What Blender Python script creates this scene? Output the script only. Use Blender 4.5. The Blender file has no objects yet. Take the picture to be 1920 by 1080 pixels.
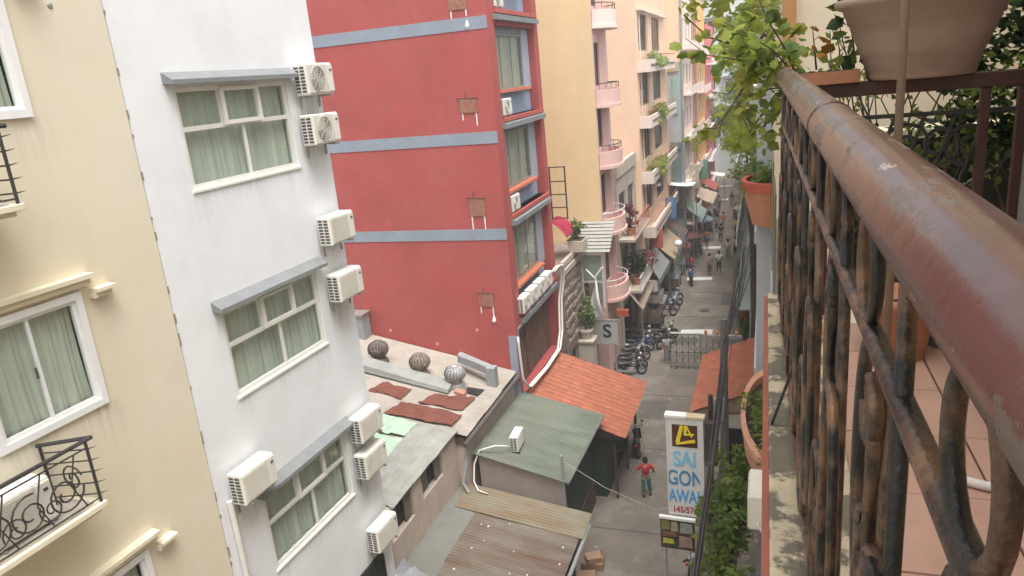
import bpy, bmesh, math, random
from mathutils import Vector, Matrix, Euler
R = math.radians
random.seed(7)
scene = bpy.context.scene
col = scene.collection

# ---------------------------------------------------------------- camera
cam_d = bpy.data.cameras.new("camera")
cam = bpy.data.objects.new("camera", cam_d)
col.objects.link(cam)
cam_d.sensor_width = 36.0
cam_d.lens = 36.0 * 1372.0 / 1920.0
cam_d.clip_start = 0.01
cam_d.clip_end = 1200.0
F = 1372.0
vy = Vector((1437 - 960, -(98 - 540), -F)).normalized()        # alley direction seen by the camera
vz = -Vector((1405 - 960, -(5150 - 540), -F))                  # straight up
vz = (vz - vy * vy.dot(vz)).normalized()
vx = vy.cross(vz)
CAM_Z = 16.5
cam.matrix_world = Matrix.Translation((0, 0, CAM_Z)) @ Matrix((vx, vy, vz)).to_4x4()
scene.camera = cam

# ---------------------------------------------------------------- sky and sun (overcast)
SUN_EL, SUN_AZ = R(70), R(142)
world = bpy.data.worlds.new("World")
scene.world = world
world.use_nodes = True
nt = world.node_tree
sky = nt.nodes.new("ShaderNodeTexSky")
sky.sky_type = 'NISHITA'
sky.sun_disc = False
sky.sun_elevation = SUN_EL
sky.sun_rotation = SUN_AZ
sky.air_density = 1.0
sky.dust_density = 6.0
sky.ozone_density = 1.0
hs = nt.nodes.new("ShaderNodeHueSaturation")
hs.inputs['Saturation'].default_value = 0.22
nt.links.new(sky.outputs[0], hs.inputs['Color'])
nt.links.new(hs.outputs[0], nt.nodes['Background'].inputs['Color'])
nt.nodes['Background'].inputs['Strength'].default_value = 0.15
sun_d = bpy.data.lights.new("sun", 'SUN')
sun_d.energy = 1.1
sun_d.angle = R(35)
sun_d.color = (1.0, 0.97, 0.92)
sun = bpy.data.objects.new("sun", sun_d)
col.objects.link(sun)
sd = Vector((math.sin(SUN_AZ) * math.cos(SUN_EL), math.cos(SUN_AZ) * math.cos(SUN_EL), math.sin(SUN_EL)))
sun.rotation_euler = sd.to_track_quat('Z', 'Y').to_euler()
scene.view_settings.view_transform = 'Standard'
scene.view_settings.look = 'None'
scene.view_settings.exposure = 1.08
scene.view_settings.gamma = 1.0
scene.view_settings.use_curve_mapping = False
scene.cycles.max_bounces = 6
scene.cycles.diffuse_bounces = 4
scene.cycles.transparent_max_bounces = 12

# ---------------------------------------------------------------- materials
MATS = {}
def M(name, c, rough=0.75, var=0.12, scale=2.0, bump=0.0, bscale=60.0, dirt=None, damt=0.0, streak=0.0,
      dscale=1.2, metal=0.0, c2=None, c2amt=0.5, c2scale=3.0, c2str=(1, 1, 1), c2sharp=0.12, rand=0.0, spec=0.4, trans=0.0):
    if name in MATS: return MATS[name]
    m = bpy.data.materials.new(name); m.use_nodes = True
    t = m.node_tree; N = t.nodes; L = t.links
    b = N['Principled BSDF']
    geo = N.new('ShaderNodeNewGeometry')
    def noise(sc, stretch=(1, 1, 1), det=5.0, rough_=0.6):
        mp = N.new('ShaderNodeMapping'); mp.inputs['Scale'].default_value = stretch
        L.new(geo.outputs['Position'], mp.inputs['Vector'])
        n = N.new('ShaderNodeTexNoise'); n.inputs['Scale'].default_value = sc
        n.inputs['Detail'].default_value = det; n.inputs['Roughness'].default_value = rough_
        L.new(mp.outputs[0], n.inputs['Vector'])
        return n.outputs['Fac']
    def ramp(v, a, b_):
        r = N.new('ShaderNodeMapRange'); r.inputs['From Min'].default_value = a; r.inputs['From Max'].default_value = b_
        L.new(v, r.inputs['Value']); return r.outputs[0]
    def mix(fac, a, b_, mode='MIX'):
        x = N.new('ShaderNodeMix'); x.data_type = 'RGBA'; x.blend_type = mode
        if isinstance(fac, float): x.inputs[0].default_value = fac
        else: L.new(fac, x.inputs[0])
        for i, v in ((6, a), (7, b_)):
            if isinstance(v, tuple): x.inputs[i].default_value = (*v, 1)
            else: L.new(v, x.inputs[i])
        return x.outputs[2]
    lo = tuple(max(0, x * (1 - var)) for x in c); hi = tuple(min(1, x * (1 + var)) for x in c)
    out = mix(ramp(noise(scale), 0.3, 0.7), lo, hi)
    if c2 is not None:
        th = 1 - c2amt
        f = ramp(noise(c2scale, c2str, 6.0, 0.65), 0.3 + 0.4 * th - c2sharp, 0.3 + 0.4 * th + c2sharp)
        out = mix(f, out, c2)
    if dirt is not None and damt > 0:
        f = ramp(noise(dscale, (1, 1, 1), 6.0, 0.7), 0.45, 0.8)
        mu = N.new('ShaderNodeMath'); mu.operation = 'MULTIPLY'; mu.inputs[1].default_value = damt
        L.new(f, mu.inputs[0]); out = mix(mu.outputs[0], out, dirt)
    if dirt is not None and streak > 0:
        f = ramp(noise(2.2, (3, 3, 0.14), 4.0, 0.6), 0.5, 0.78)
        mu = N.new('ShaderNodeMath'); mu.operation = 'MULTIPLY'; mu.inputs[1].default_value = streak
        L.new(f, mu.inputs[0]); out = mix(mu.outputs[0], out, dirt)
    if rand > 0:
        oi = N.new('ShaderNodeObjectInfo')
        r = N.new('ShaderNodeMapRange'); r.inputs['To Min'].default_value = 1 - rand; r.inputs['To Max'].default_value = 1 + rand
        L.new(oi.outputs['Random'], r.inputs['Value'])
        h = N.new('ShaderNodeHueSaturation'); L.new(r.outputs[0], h.inputs['Value']); L.new(out, h.inputs['Color'])
        out = h.outputs[0]
    L.new(out, b.inputs['Base Color'])
    b.inputs['Roughness'].default_value = rough
    b.inputs['Metallic'].default_value = metal
    b.inputs['Specular IOR Level'].default_value = spec
    if bump > 0:
        bp = N.new('ShaderNodeBump'); bp.inputs['Strength'].default_value = min(1, bump); bp.inputs['Distance'].default_value = 0.02
        L.new(noise(bscale), bp.inputs['Height']); L.new(bp.outputs[0], b.inputs['Normal'])
    if trans > 0:
        tr = N.new('ShaderNodeBsdfTranslucent'); L.new(out, tr.inputs['Color'])
        ms = N.new('ShaderNodeMixShader'); ms.inputs[0].default_value = trans
        L.new(b.outputs[0], ms.inputs[1]); L.new(tr.outputs[0], ms.inputs[2])
        L.new(ms.outputs[0], N['Material Output'].inputs['Surface'])
    MATS[name] = m
    return m

def glass(name, tint=(0.94, 0.97, 0.95), refl=0.035):
    if name in MATS: return MATS[name]
    m = bpy.data.materials.new(name); m.use_nodes = True
    t = m.node_tree; N = t.nodes; L = t.links
    N.remove(N['Principled BSDF'])
    tr = N.new('ShaderNodeBsdfTransparent'); tr.inputs['Color'].default_value = (*tint, 1)
    gl = N.new('ShaderNodeBsdfGlossy'); gl.inputs['Roughness'].default_value = 0.03
    lw = N.new('ShaderNodeLayerWeight'); lw.inputs['Blend'].default_value = 0.5
    pw = N.new('ShaderNodeMath'); pw.operation = 'POWER'; pw.inputs[1].default_value = 4.0; L.new(lw.outputs['Facing'], pw.inputs[0])
    ad = N.new('ShaderNodeMath'); ad.operation = 'MULTIPLY_ADD'; ad.inputs[1].default_value = 0.45; ad.inputs[2].default_value = refl
    L.new(pw.outputs[0], ad.inputs[0])
    ms = N.new('ShaderNodeMixShader'); L.new(ad.outputs[0], ms.inputs[0])
    L.new(tr.outputs[0], ms.inputs[1]); L.new(gl.outputs[0], ms.inputs[2])
    L.new(ms.outputs[0], N['Material Output'].inputs['Surface'])
    MATS[name] = m
    return m

GRIME = (0.10, 0.09, 0.075)
white_wall = M('white_plaster', (0.80, 0.825, 0.855), 0.85, 0.03, 1.2, 0.06, 90, (0.50, 0.49, 0.47), 0.28, 0.07, 0.8, c2=(0.77, 0.79, 0.82), c2amt=0.4, c2scale=0.5, c2sharp=0.15)
cream_wall = M('cream_plaster', (0.73, 0.68, 0.555), 0.85, 0.035, 1.0, 0.06, 90, (0.52, 0.45, 0.31), 0.26, 0.07, 0.8, c2=(0.70, 0.63, 0.47), c2amt=0.4, c2scale=0.5, c2sharp=0.15)
cream_trim = M('cream_trim', (0.74, 0.68, 0.52), 0.8, 0.05, 3, 0.04, 80, (0.4, 0.33, 0.2), 0.15, 0.1)
red_wall = M('red_plaster', (0.40, 0.074, 0.066), 0.8, 0.07, 0.8, 0.07, 90, (0.27, 0.07, 0.058), 0.6, 0.35, 0.7, c2=(0.43, 0.10, 0.092), c2amt=0.4, c2scale=0.45, c2sharp=0.2)
red_trim = M('red_trim', (0.45, 0.092, 0.075), 0.7, 0.07, 3, 0.04, 80, GRIME, 0.1, 0.15)
orange_sill = M('orange_sill', (0.56, 0.17, 0.09), 0.7, 0.08, 5, 0.04, 80, GRIME, 0.2, 0.1)
blue_band = M('blue_grey_paint', (0.26, 0.31, 0.37), 0.8, 0.08, 1.5, 0.05, 80, (0.25, 0.2, 0.19), 0.35, 0.2)
blue_panel = M('blue_panel', (0.30, 0.38, 0.50), 0.7, 0.08, 3, 0.03, 80, GRIME, 0.1, 0.15)
hood_grey = M('hood_grey', (0.22, 0.235, 0.24), 0.8, 0.10, 4, 0.05, 80, GRIME, 0.2, 0.1)
patch_m = M('bare_render', (0.27, 0.18, 0.12), 0.9, 0.25, 9, 0.2, 40, (0.36, 0.08, 0.065), 0.7, 0.4, 2.0, c2=(0.35, 0.09, 0.07), c2amt=0.38, c2scale=5)
white_frame = M('white_frame', (0.80, 0.80, 0.80), 0.45, 0.02, 4, 0, 50, (0.4, 0.38, 0.33), 0.08, 0.05)
cream_frame = M('ivory_frame', (0.78, 0.77, 0.72), 0.5, 0.03, 4, 0, 50, (0.4, 0.36, 0.28), 0.12, 0.1)
curtain_m = M('sage_curtain', (0.66, 0.68, 0.615), 0.95, 0.07, 2.5, 0.0, c2=(0.38, 0.40, 0.355), c2amt=0.45, c2scale=2.2, c2str=(3, 3, 0.12), c2sharp=0.25)  # darker vertical streaks put the shading of the folds into the colour
drape_m = M('linen_drape', (0.66, 0.63, 0.54), 0.95, 0.08, 3, 0.0, c2=(0.42, 0.40, 0.33), c2amt=0.45, c2scale=2.2, c2str=(3, 3, 0.12), c2sharp=0.25)  # fold shade painted into the drape too, as upright darker streaks
glass_m = glass('window_glass')
dark_glass = glass('dark_glass', (0.62, 0.66, 0.63), 0.07)
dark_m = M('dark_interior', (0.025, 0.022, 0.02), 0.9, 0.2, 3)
ac_m = M('ac_casing', (0.74, 0.72, 0.66), 0.5, 0.03, 5, 0, 50, (0.42, 0.36, 0.26), 0.18, 0.16)
ac_front_m = M('ac_front', (0.66, 0.64, 0.57), 0.55, 0.04, 5, 0, 50, (0.42, 0.36, 0.26), 0.15, 0.12)
ac_dark = M('ac_grille', (0.07, 0.07, 0.065), 0.7, 0.2, 9)
ac_fan = M('ac_fan_grey', (0.27, 0.265, 0.24), 0.6, 0.1, 9)
steel_m = M('galvanised', (0.34, 0.34, 0.33), 0.5, 0.15, 5, 0.05, 60, (0.2, 0.13, 0.08), 0.3, 0.2, metal=0.4)
iron_m = M('dark_iron', (0.035, 0.032, 0.03), 0.5, 0.3, 8, 0.1, 60)
pipe_white = M('white_pipe', (0.72, 0.70, 0.66), 0.5, 0.05, 5, 0, 50, GRIME, 0.15, 0.1)
pipe_grey = M('grey_pipe', (0.30, 0.32, 0.32), 0.6, 0.1, 5, 0.03, 50, GRIME, 0.2, 0.15)
road_m = M('worn_concrete', (0.18, 0.154, 0.128), 0.9, 0.18, 0.5, 0.25, 30, (0.10, 0.085, 0.07), 0.55, 0, 0.35, c2=(0.235, 0.205, 0.172), c2amt=0.42, c2scale=0.55, c2sharp=0.04)
ground_m = M('bare_ground', (0.17, 0.15, 0.125), 0.95, 0.2, 0.4, 0.2, 20, GRIME, 0.4, 0, 0.3)
pave_m = M('pavement', (0.21, 0.185, 0.155), 0.9, 0.15, 1.2, 0.15, 30, GRIME, 0.4, 0, 0.8)
paint_white = M('road_paint', (0.72, 0.71, 0.67), 0.8, 0.1, 4, 0.1, 40, (0.3, 0.27, 0.23), 0.35, 0, 2.5)
tile_m = M('terracotta_tile', (0.35, 0.118, 0.065), 0.75, 0.14, 3, 0.1, 60, (0.34, 0.11, 0.055), 0.4, 0, 1.5, rand=0.10)
green_sheet = M('faded_green_sheet', (0.10, 0.115, 0.085), 0.7, 0.2, 1.0, 0.06, 60, (0.15, 0.125, 0.09), 0.8, 0, 0.7, c2=(0.165, 0.195, 0.15), c2amt=0.5, c2scale=0.7, c2str=(0.5, 2.2, 1), c2sharp=0.2)
rust_sheet = M('rusty_sheet', (0.225, 0.215, 0.175), 0.75, 0.15, 1.5, 0.1, 60, (0.13, 0.12, 0.10), 0.4, 0, 0.8, c2=(0.125, 0.070, 0.044), c2amt=0.50, c2scale=0.5, c2str=(0.6, 3.2, 1), c2sharp=0.22)
pale_sheet = M('weathered_cement_sheet', (0.36, 0.325, 0.28), 0.9, 0.1, 1.5, 0.1, 60, (0.18, 0.15, 0.11), 0.55, 0, 0.6)
grey_sheet = M('lichen_sheet', (0.33, 0.335, 0.30), 0.85, 0.12, 2.0, 0.15, 50, (0.14, 0.125, 0.095), 0.5, 0, 1.2)
flat_sheet = M('flat_grey_sheet', (0.20, 0.20, 0.175), 0.8, 0.15, 1.0, 0.08, 40, (0.13, 0.10, 0.075), 0.5, 0, 0.5)
mint_sheet = M('mint_sheet', (0.40, 0.55, 0.42), 0.6, 0.08, 2.0, 0.05, 50, (0.25, 0.3, 0.22), 0.35, 0, 1.5)
redrust_sheet = M('red_oxide_sheet', (0.165, 0.055, 0.036), 0.8, 0.2, 2.0, 0.08, 50, (0.12, 0.05, 0.035), 0.5, 0, 1.0)
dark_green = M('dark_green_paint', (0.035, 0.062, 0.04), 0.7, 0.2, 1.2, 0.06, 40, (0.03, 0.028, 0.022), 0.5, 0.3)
mauve_wall = M('mauve_render', (0.40, 0.34, 0.30), 0.9, 0.06, 1.5, 0.08, 60, (0.25, 0.2, 0.16), 0.3, 0.3)
shanty_wall = M('pinkish_render', (0.52, 0.44, 0.37), 0.9, 0.07, 1.5, 0.1, 60, (0.26, 0.2, 0.15), 0.35, 0.3)
orange_wall = M('apricot_plaster', (0.76, 0.58, 0.33), 0.85, 0.05, 0.8, 0.05, 80, (0.6, 0.42, 0.2), 0.25, 0.2)
pink_wall = M('pink_plaster', (0.72, 0.47, 0.42), 0.85, 0.06, 1.2, 0.05, 80, (0.5, 0.36, 0.31), 0.25, 0.25)
peach_wall = M('peach_plaster', (0.78, 0.56, 0.40), 0.85, 0.05, 0.8, 0.05, 80, (0.55, 0.42, 0.33), 0.2, 0.2)
pale_pink = M('pale_pink_plaster', (0.76, 0.64, 0.58), 0.85, 0.05, 1.2, 0.05, 80, (0.45, 0.38, 0.33), 0.25, 0.25)
beige_wall = M('beige_plaster', (0.50, 0.44, 0.36), 0.9, 0.08, 1.0, 0.08, 60, (0.25, 0.21, 0.16), 0.4, 0.4)
greyblue_wall = M('blue_grey_plaster', (0.45, 0.49, 0.52), 0.85, 0.06, 1.0, 0.05, 80, (0.28, 0.29, 0.28), 0.25, 0.25)
brown_wall = M('red_brown_plaster', (0.42, 0.20, 0.15), 0.85, 0.08, 1.0, 0.05, 60, GRIME, 0.2, 0.2)
ochre_wall = M('ochre_plaster', (0.70, 0.44, 0.16), 0.85, 0.06, 1.0, 0.05, 60, GRIME, 0.12, 0.15)
crimson_wall = M('crimson_plaster', (0.60, 0.16, 0.20), 0.85, 0.06, 1.0, 0.05, 60, GRIME, 0.12, 0.15)
pale_wall = M('pale_stucco', (0.50, 0.54, 0.52), 0.85, 0.06, 1.0, 0.05, 60, (0.4, 0.4, 0.36), 0.3, 0.25)
neighbour_cream = M('neighbour_cream', (0.76, 0.67, 0.52), 0.85, 0.05, 1.5, 0.05, 80, (0.5, 0.42, 0.3), 0.25, 0.15)
terracotta = M('terracotta', (0.50, 0.235, 0.14), 0.8, 0.1, 4, 0.1, 60, (0.3, 0.14, 0.09), 0.25, 0.2)
terra_rim = M('brick_red_rim', (0.42, 0.085, 0.055), 0.7, 0.1, 4, 0.08, 60, GRIME, 0.15, 0.1)
pot_m = M('clay_pot', (0.34, 0.245, 0.20), 0.75, 0.10, 6, 0.12, 90, (0.22, 0.13, 0.10), 0.3, 0.0, 4.0)
shutter_m = M('brown_wood', (0.13, 0.075, 0.05), 0.75, 0.25, 2, 0.1, 60, (0.28, 0.22, 0.16), 0.25, 0.3)
trellis_m = M('weathered_stone', (0.26, 0.20, 0.165), 0.95, 0.3, 5, 0.5, 14, (0.10, 0.08, 0.065), 0.6, 0.2, 3.0)
beige_canvas = M('beige_canvas', (0.46, 0.37, 0.28), 0.9, 0.07, 2, 0.04, 50, GRIME, 0.15, 0.1)
grey_canvas = M('grey_canvas', (0.26, 0.265, 0.25), 0.85, 0.1, 2, 0.04, 50, GRIME, 0.25, 0.1)
brown_canvas = M('tan_canvas', (0.40, 0.30, 0.21), 0.9, 0.1, 2, 0.04, 50, GRIME, 0.25, 0.1)
white_canvas = M('white_canvas', (0.82, 0.82, 0.80), 0.8, 0.03, 2, 0)
crimson_canvas = M('crimson_canvas', (0.36, 0.02, 0.055), 0.8, 0.1, 2, 0.04, 50)
sign_white = M('sign_white', (0.70, 0.70, 0.70), 0.5, 0.04, 3, 0, 50, (0.4, 0.38, 0.35), 0.15, 0.1)
sign_blue = M('sign_blue', (0.10, 0.36, 0.72), 0.5, 0.12, 6)
sign_pale_blue = M('sign_pale_blue', (0.25, 0.55, 0.80), 0.5, 0.12, 6)
sign_navy = M('sign_steel_blue', (0.09, 0.26, 0.44), 0.5, 0.12, 6)
sign_red = M('sign_red', (0.42, 0.045, 0.04), 0.5, 0.1, 6)
sign_brown = M('sign_dark_brown', (0.10, 0.035, 0.02), 0.5, 0.15, 6)
sign_yellow = M('sign_yellow', (0.85, 0.70, 0.04), 0.5, 0.08, 6)
leaf_m = M('leaf_green', (0.115, 0.185, 0.045), 0.55, 0.35, 5, 0, 50, c2=(0.19, 0.245, 0.055), c2amt=0.5, c2scale=2.2, trans=0.45, rand=0.2)
leaf_pale = M('leaf_pale', (0.24, 0.31, 0.12), 0.6, 0.3, 2, 0, 50, c2=(0.32, 0.37, 0.14), c2amt=0.5, c2scale=0.8, trans=0.5, rand=0.2)
leaf_yellow = M('leaf_yellow_green', (0.27, 0.34, 0.07), 0.55, 0.3, 6, 0, 50, c2=(0.36, 0.32, 0.07), c2amt=0.3, c2scale=5, trans=0.55, rand=0.3)
leaf_dark = M('leaf_dark', (0.03, 0.065, 0.018), 0.5, 0.35, 8, 0, 50, trans=0.3, rand=0.25)
leaf_amber = M('leaf_amber', (0.33, 0.15, 0.025), 0.6, 0.3, 8, 0, 50, trans=0.4, rand=0.3)
blossom_m = M('pale_blossom', (0.60, 0.54, 0.50), 0.8, 0.15, 6, trans=0.2)
bark_m = M('bark', (0.11, 0.085, 0.06), 0.9, 0.25, 5, 0.3, 30)
vine_m = M('vine_stem', (0.075, 0.06, 0.045), 0.9, 0.3, 8, 0.2, 60)
soil_m = M('soil', (0.05, 0.038, 0.028), 0.95, 0.3, 20, 0.4, 60)
rubber_m = M('rubber', (0.02, 0.02, 0.02), 0.8, 0.2, 8)
cable_m = M('cable_black', (0.055, 0.050, 0.048), 0.6, 0.3, 3)
pole_m = M('pole_concrete', (0.17, 0.15, 0.135), 0.9, 0.15, 4, 0.2, 40, GRIME, 0.4, 0.3)
card_m = M('cardboard', (0.34, 0.22, 0.14), 0.9, 0.12, 4)
skin_m = M('skin', (0.34, 0.19, 0.125), 0.6, 0.05, 9)
hair_m = M('hair_black', (0.012, 0.010, 0.009), 0.6, 0.2, 30)
chrome_m = M('chrome', (0.55, 0.55, 0.55), 0.25, 0.05, 6, metal=0.9)
lamp_glass = M('lamp_lens', (0.65, 0.66, 0.66), 0.2, 0.05, 6)
seat_m = M('black_vinyl', (0.022, 0.02, 0.02), 0.5, 0.2, 8)

def rail_material():
    # varnished steel pipe: brown paint worn through to grey primer, scratches and rust specks
    m = M('worn_brown_rail', (0.070, 0.025, 0.020), 0.24, 0.25, 6, 0.06, 30, (0.055, 0.030, 0.024), 0.45, 0, 9.0,
          c2=(0.115, 0.060, 0.045), c2amt=0.36, c2scale=11, c2str=(1.0, 0.22, 1.0), c2sharp=0.12, spec=0.75)
    t = m.node_tree; N = t.nodes; L = t.links; b = N['Principled BSDF']
    src = b.inputs['Base Color'].links[0].from_socket
    geo = N.new('ShaderNodeNewGeometry')
    def spot(scale, lo, hi, colr, src, stretch):
        mp = N.new('ShaderNodeMapping'); mp.inputs['Scale'].default_value = stretch
        L.new(geo.outputs['Position'], mp.inputs['Vector'])
        n = N.new('ShaderNodeTexNoise'); n.inputs['Scale'].default_value = scale; n.inputs['Detail'].default_value = 7; n.inputs['Roughness'].default_value = 0.72
        L.new(mp.outputs[0], n.inputs['Vector'])
        r = N.new('ShaderNodeMapRange'); r.inputs['From Min'].default_value = lo; r.inputs['From Max'].default_value = hi
        L.new(n.outputs['Fac'], r.inputs['Value'])
        x = N.new('ShaderNodeMix'); x.data_type = 'RGBA'
        L.new(r.outputs[0], x.inputs[0]); L.new(src, x.inputs[6]); x.inputs[7].default_value = (*colr, 1)
        return x.outputs[2], r.outputs[0]
    s1, f1 = spot(13.0, 0.54, 0.552, (0.115, 0.088, 0.07), src, (1, 0.35, 1))
    s2, f2 = spot(34.0, 0.61, 0.64, (0.04, 0.022, 0.017), s1, (1, 0.3, 1))
    s3, f3 = spot(44.0, 0.645, 0.67, (0.30, 0.22, 0.17), s2, (1, 0.25, 1))
    L.new(s3, b.inputs['Base Color'])
    rr = N.new('ShaderNodeMapRange'); rr.inputs['To Min'].default_value = 0.25; rr.inputs['To Max'].default_value = 0.55
    L.new(f1, rr.inputs['Value']); L.new(rr.outputs[0], b.inputs['Roughness'])
    return m
rail_m = rail_material()
gilt_m = M('gilded_iron', (0.020, 0.022, 0.022), 0.29, 0.3, 9, 0.25, 70, (0.075, 0.066, 0.058), 0.5, 0, 16.0,
           c2=(0.30, 0.175, 0.10), c2amt=0.30, c2scale=14.0, c2str=(1, 1, 0.6), c2sharp=0.12, metal=0.4, spec=0.5)
post_m = M('maroon_post', (0.075, 0.032, 0.026), 0.5, 0.2, 8, 0.1, 60, (0.03, 0.02, 0.018), 0.4, 0)
ledge_m = M('peeling_ledge', (0.15, 0.135, 0.10), 0.9, 0.15, 6, 0.35, 60, (0.09, 0.085, 0.065), 0.5, 0, 5.0,
            c2=(0.50, 0.43, 0.30), c2amt=0.47, c2scale=7.5, c2sharp=0.03)
floor_tile_m = M('floor_tile', (0.47, 0.295, 0.225), 0.6, 0.10, 5, 0.05, 60, (0.24, 0.13, 0.10), 0.35, 0, 4.0, rand=0.08)
fascia_m = M('brick_red_fascia', (0.30, 0.095, 0.065), 0.8, 0.12, 5, 0.1, 60, GRIME, 0.2, 0.1)
rod_m = M('brown_rod', (0.26, 0.19, 0.14), 0.45, 0.12, 10, 0.05, 60)
tarp_m = M('dark_tarp', (0.022, 0.026, 0.022), 0.7, 0.25, 3, 0.1, 30)
silver_m = M('silver_foil', (0.55, 0.57, 0.60), 0.35, 0.1, 3, 0.3, 6, metal=0.6)

# ---------------------------------------------------------------- mesh helpers
class MB:
    def __init__(s): s.v = []; s.f = []
    def add(s, vs, fs):
        o = len(s.v); s.v += [tuple(v) for v in vs]; s.f += [tuple(i + o for i in f) for f in fs]
    def box(s, x0, x1, y0, y1, z0, z1, rot=None, c=None):
        vs = [Vector((x, y, z)) for z in (z0, z1) for y in (y0, y1) for x in (x0, x1)]
        if rot is not None:
            c = Vector(c) if c is not None else Vector(((x0 + x1) / 2, (y0 + y1) / 2, (z0 + z1) / 2))
            vs = [c + rot @ (v - c) for v in vs]
        s.add(vs, [(0, 2, 3, 1), (4, 5, 7, 6), (0, 1, 5, 4), (2, 6, 7, 3), (0, 4, 6, 2), (1, 3, 7, 5)]); return s
    def hexa(s, bot, top):
        n = len(bot)
        s.add(list(bot) + list(top), [tuple(reversed(range(n))), tuple(range(n, 2 * n))] + [(i, (i + 1) % n, n + (i + 1) % n, n + i) for i in range(n)]); return s
    def tube(s, pts, r, n=8, closed=False, caps=True):
        pts = [Vector(p) for p in pts]; k = len(pts)
        rs = r if isinstance(r, (list, tuple)) else [r] * k
        base = len(s.v); up = None
        for i, p in enumerate(pts):
            if closed: t = pts[(i + 1) % k] - pts[i - 1]
            else: t = pts[min(i + 1, k - 1)] - pts[max(i - 1, 0)]
            if t.length < 1e-9: t = Vector((0, 0, 1))
            t.normalize()
            if up is None:
                up = Vector((0, 0, 1)) if abs(t.z) < 0.9 else Vector((1, 0, 0))
            a = (up - t * up.dot(t))
            if a.length < 1e-6: a = t.orthogonal()
            a.normalize(); b = t.cross(a); up = a
            for j in range(n):
                q = 2 * math.pi * j / n
                s.v.append(tuple(p + (a * math.cos(q) + b * math.sin(q)) * rs[i]))
        m = k if closed else k - 1
        for i in range(m):
            i2 = (i + 1) % k
            for j in range(n):
                s.f.append((base + i * n + j, base + i * n + (j + 1) % n, base + i2 * n + (j + 1) % n, base + i2 * n + j))
        if caps and not closed:
            s.f.append(tuple(base + j for j in reversed(range(n)))); s.f.append(tuple(base + (k - 1) * n + j for j in range(n)))
        return s
    def lathe(s, prof, n=24, c=(0, 0, 0), rot=None, cap=True, a0=0, a1=360):
        base = len(s.v); c = Vector(c); full = abs(a1 - a0) >= 360
        m = n if full else n + 1
        for r_, z in prof:
            for j in range(m):
                q = R(a0) + (R(a1) - R(a0)) * j / n
                v = Vector((r_ * math.cos(q), r_ * math.sin(q), z))
                if rot is not None: v = rot @ v
                s.v.append(tuple(c + v))
        for i in range(len(prof) - 1):
            for j in range(n):
                j2 = (j + 1) % m
                s.f.append((base + i * m + j, base + i * m + j2, base + (i + 1) * m + j2, base + (i + 1) * m + j))
        if cap and full:
            if prof[0][0] > 1e-5: s.f.append(tuple(base + j for j in reversed(range(n))))
            if prof[-1][0] > 1e-5: s.f.append(tuple(base + (len(prof) - 1) * m + j for j in range(n)))
        return s
    def grid(s, fn, nu, nv):
        base = len(s.v)
        for i in range(nu + 1):
            for j in range(nv + 1): s.v.append(tuple(fn(i / nu, j / nv)))
        for i in range(nu):
            for j in range(nv):
                a = base + i * (nv + 1) + j; s.f.append((a, a + nv + 1, a + nv + 2, a + 1))
        return s
    def thick_grid(s, fn, nu, nv, off):
        o = Vector(off)
        b0 = len(s.v); s.grid(fn, nu, nv); b1 = len(s.v); s.grid(lambda u, v: Vector(fn(u, v)) + o, nu, nv)
        def e(a, b): s.f.append((b0 + a, b0 + b, b1 + b, b1 + a))
        w = nv + 1
        for i in range(nu): e(i * w, (i + 1) * w); e(i * w + nv, (i + 1) * w + nv)
        for j in range(nv): e(j, j + 1); e(nu * w + j, nu * w + j + 1)
        return s
    def build(s, name, mat, parent=None, smooth=False, loc=None, bevel=0, recalc=True):
        me = bpy.data.meshes.new(name)
        me.from_pydata(s.v, [], s.f)
        if recalc and len(s.f) < 20000:
            bm = bmesh.new(); bm.from_mesh(me); bmesh.ops.recalc_face_normals(bm, faces=bm.faces); bm.to_mesh(me); bm.free()
        me.materials.append(mat)
        if smooth:
            for p in me.polygons: p.use_smooth = True
        o = bpy.data.objects.new(name, me); col.objects.link(o)
        if parent is not None: o.parent = parent
        if loc is not None: o.location = loc
        if bevel:
            b = o.modifiers.new('bevel', 'BEVEL'); b.width = bevel; b.segments = 2; b.limit_method = 'ANGLE'; b.angle_limit = R(50)
        return o

def tag(o, label, cat, group=None, kind=None):
    if label: o['label'] = label
    if cat: o['category'] = cat
    if group: o['group'] = group
    if kind: o['kind'] = kind
    return o
def thing(name, label, cat, loc=(0, 0, 0), rz=0.0, group=None):
    o = bpy.data.objects.new(name, None); col.objects.link(o)
    o.empty_display_size = 0.2
    o.location = loc; o.rotation_euler = (0, 0, rz)
    return tag(o, label, cat, group)
def structure(o): o['kind'] = 'structure'; return o
def stuff(o): o['kind'] = 'stuff'; return o
def dup(o, parent=None, label=None, loc=None, rz=None):
    c = o.copy(); col.objects.link(c)
    if parent is not None: c.parent = parent
    if label: c['label'] = label
    if loc is not None: c.location = loc
    if rz is not None: c.rotation_euler = (0, 0, rz)
    for ch in list(o.children): dup(ch, c)
    return c
def share(proto, parent, loc=(0, 0, 0), rot=(0, 0, 0), scale=(1, 1, 1)):
    c = proto.copy(); col.objects.link(c); c.parent = parent
    c.location = loc; c.rotation_euler = rot; c.scale = scale
    return c

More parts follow.
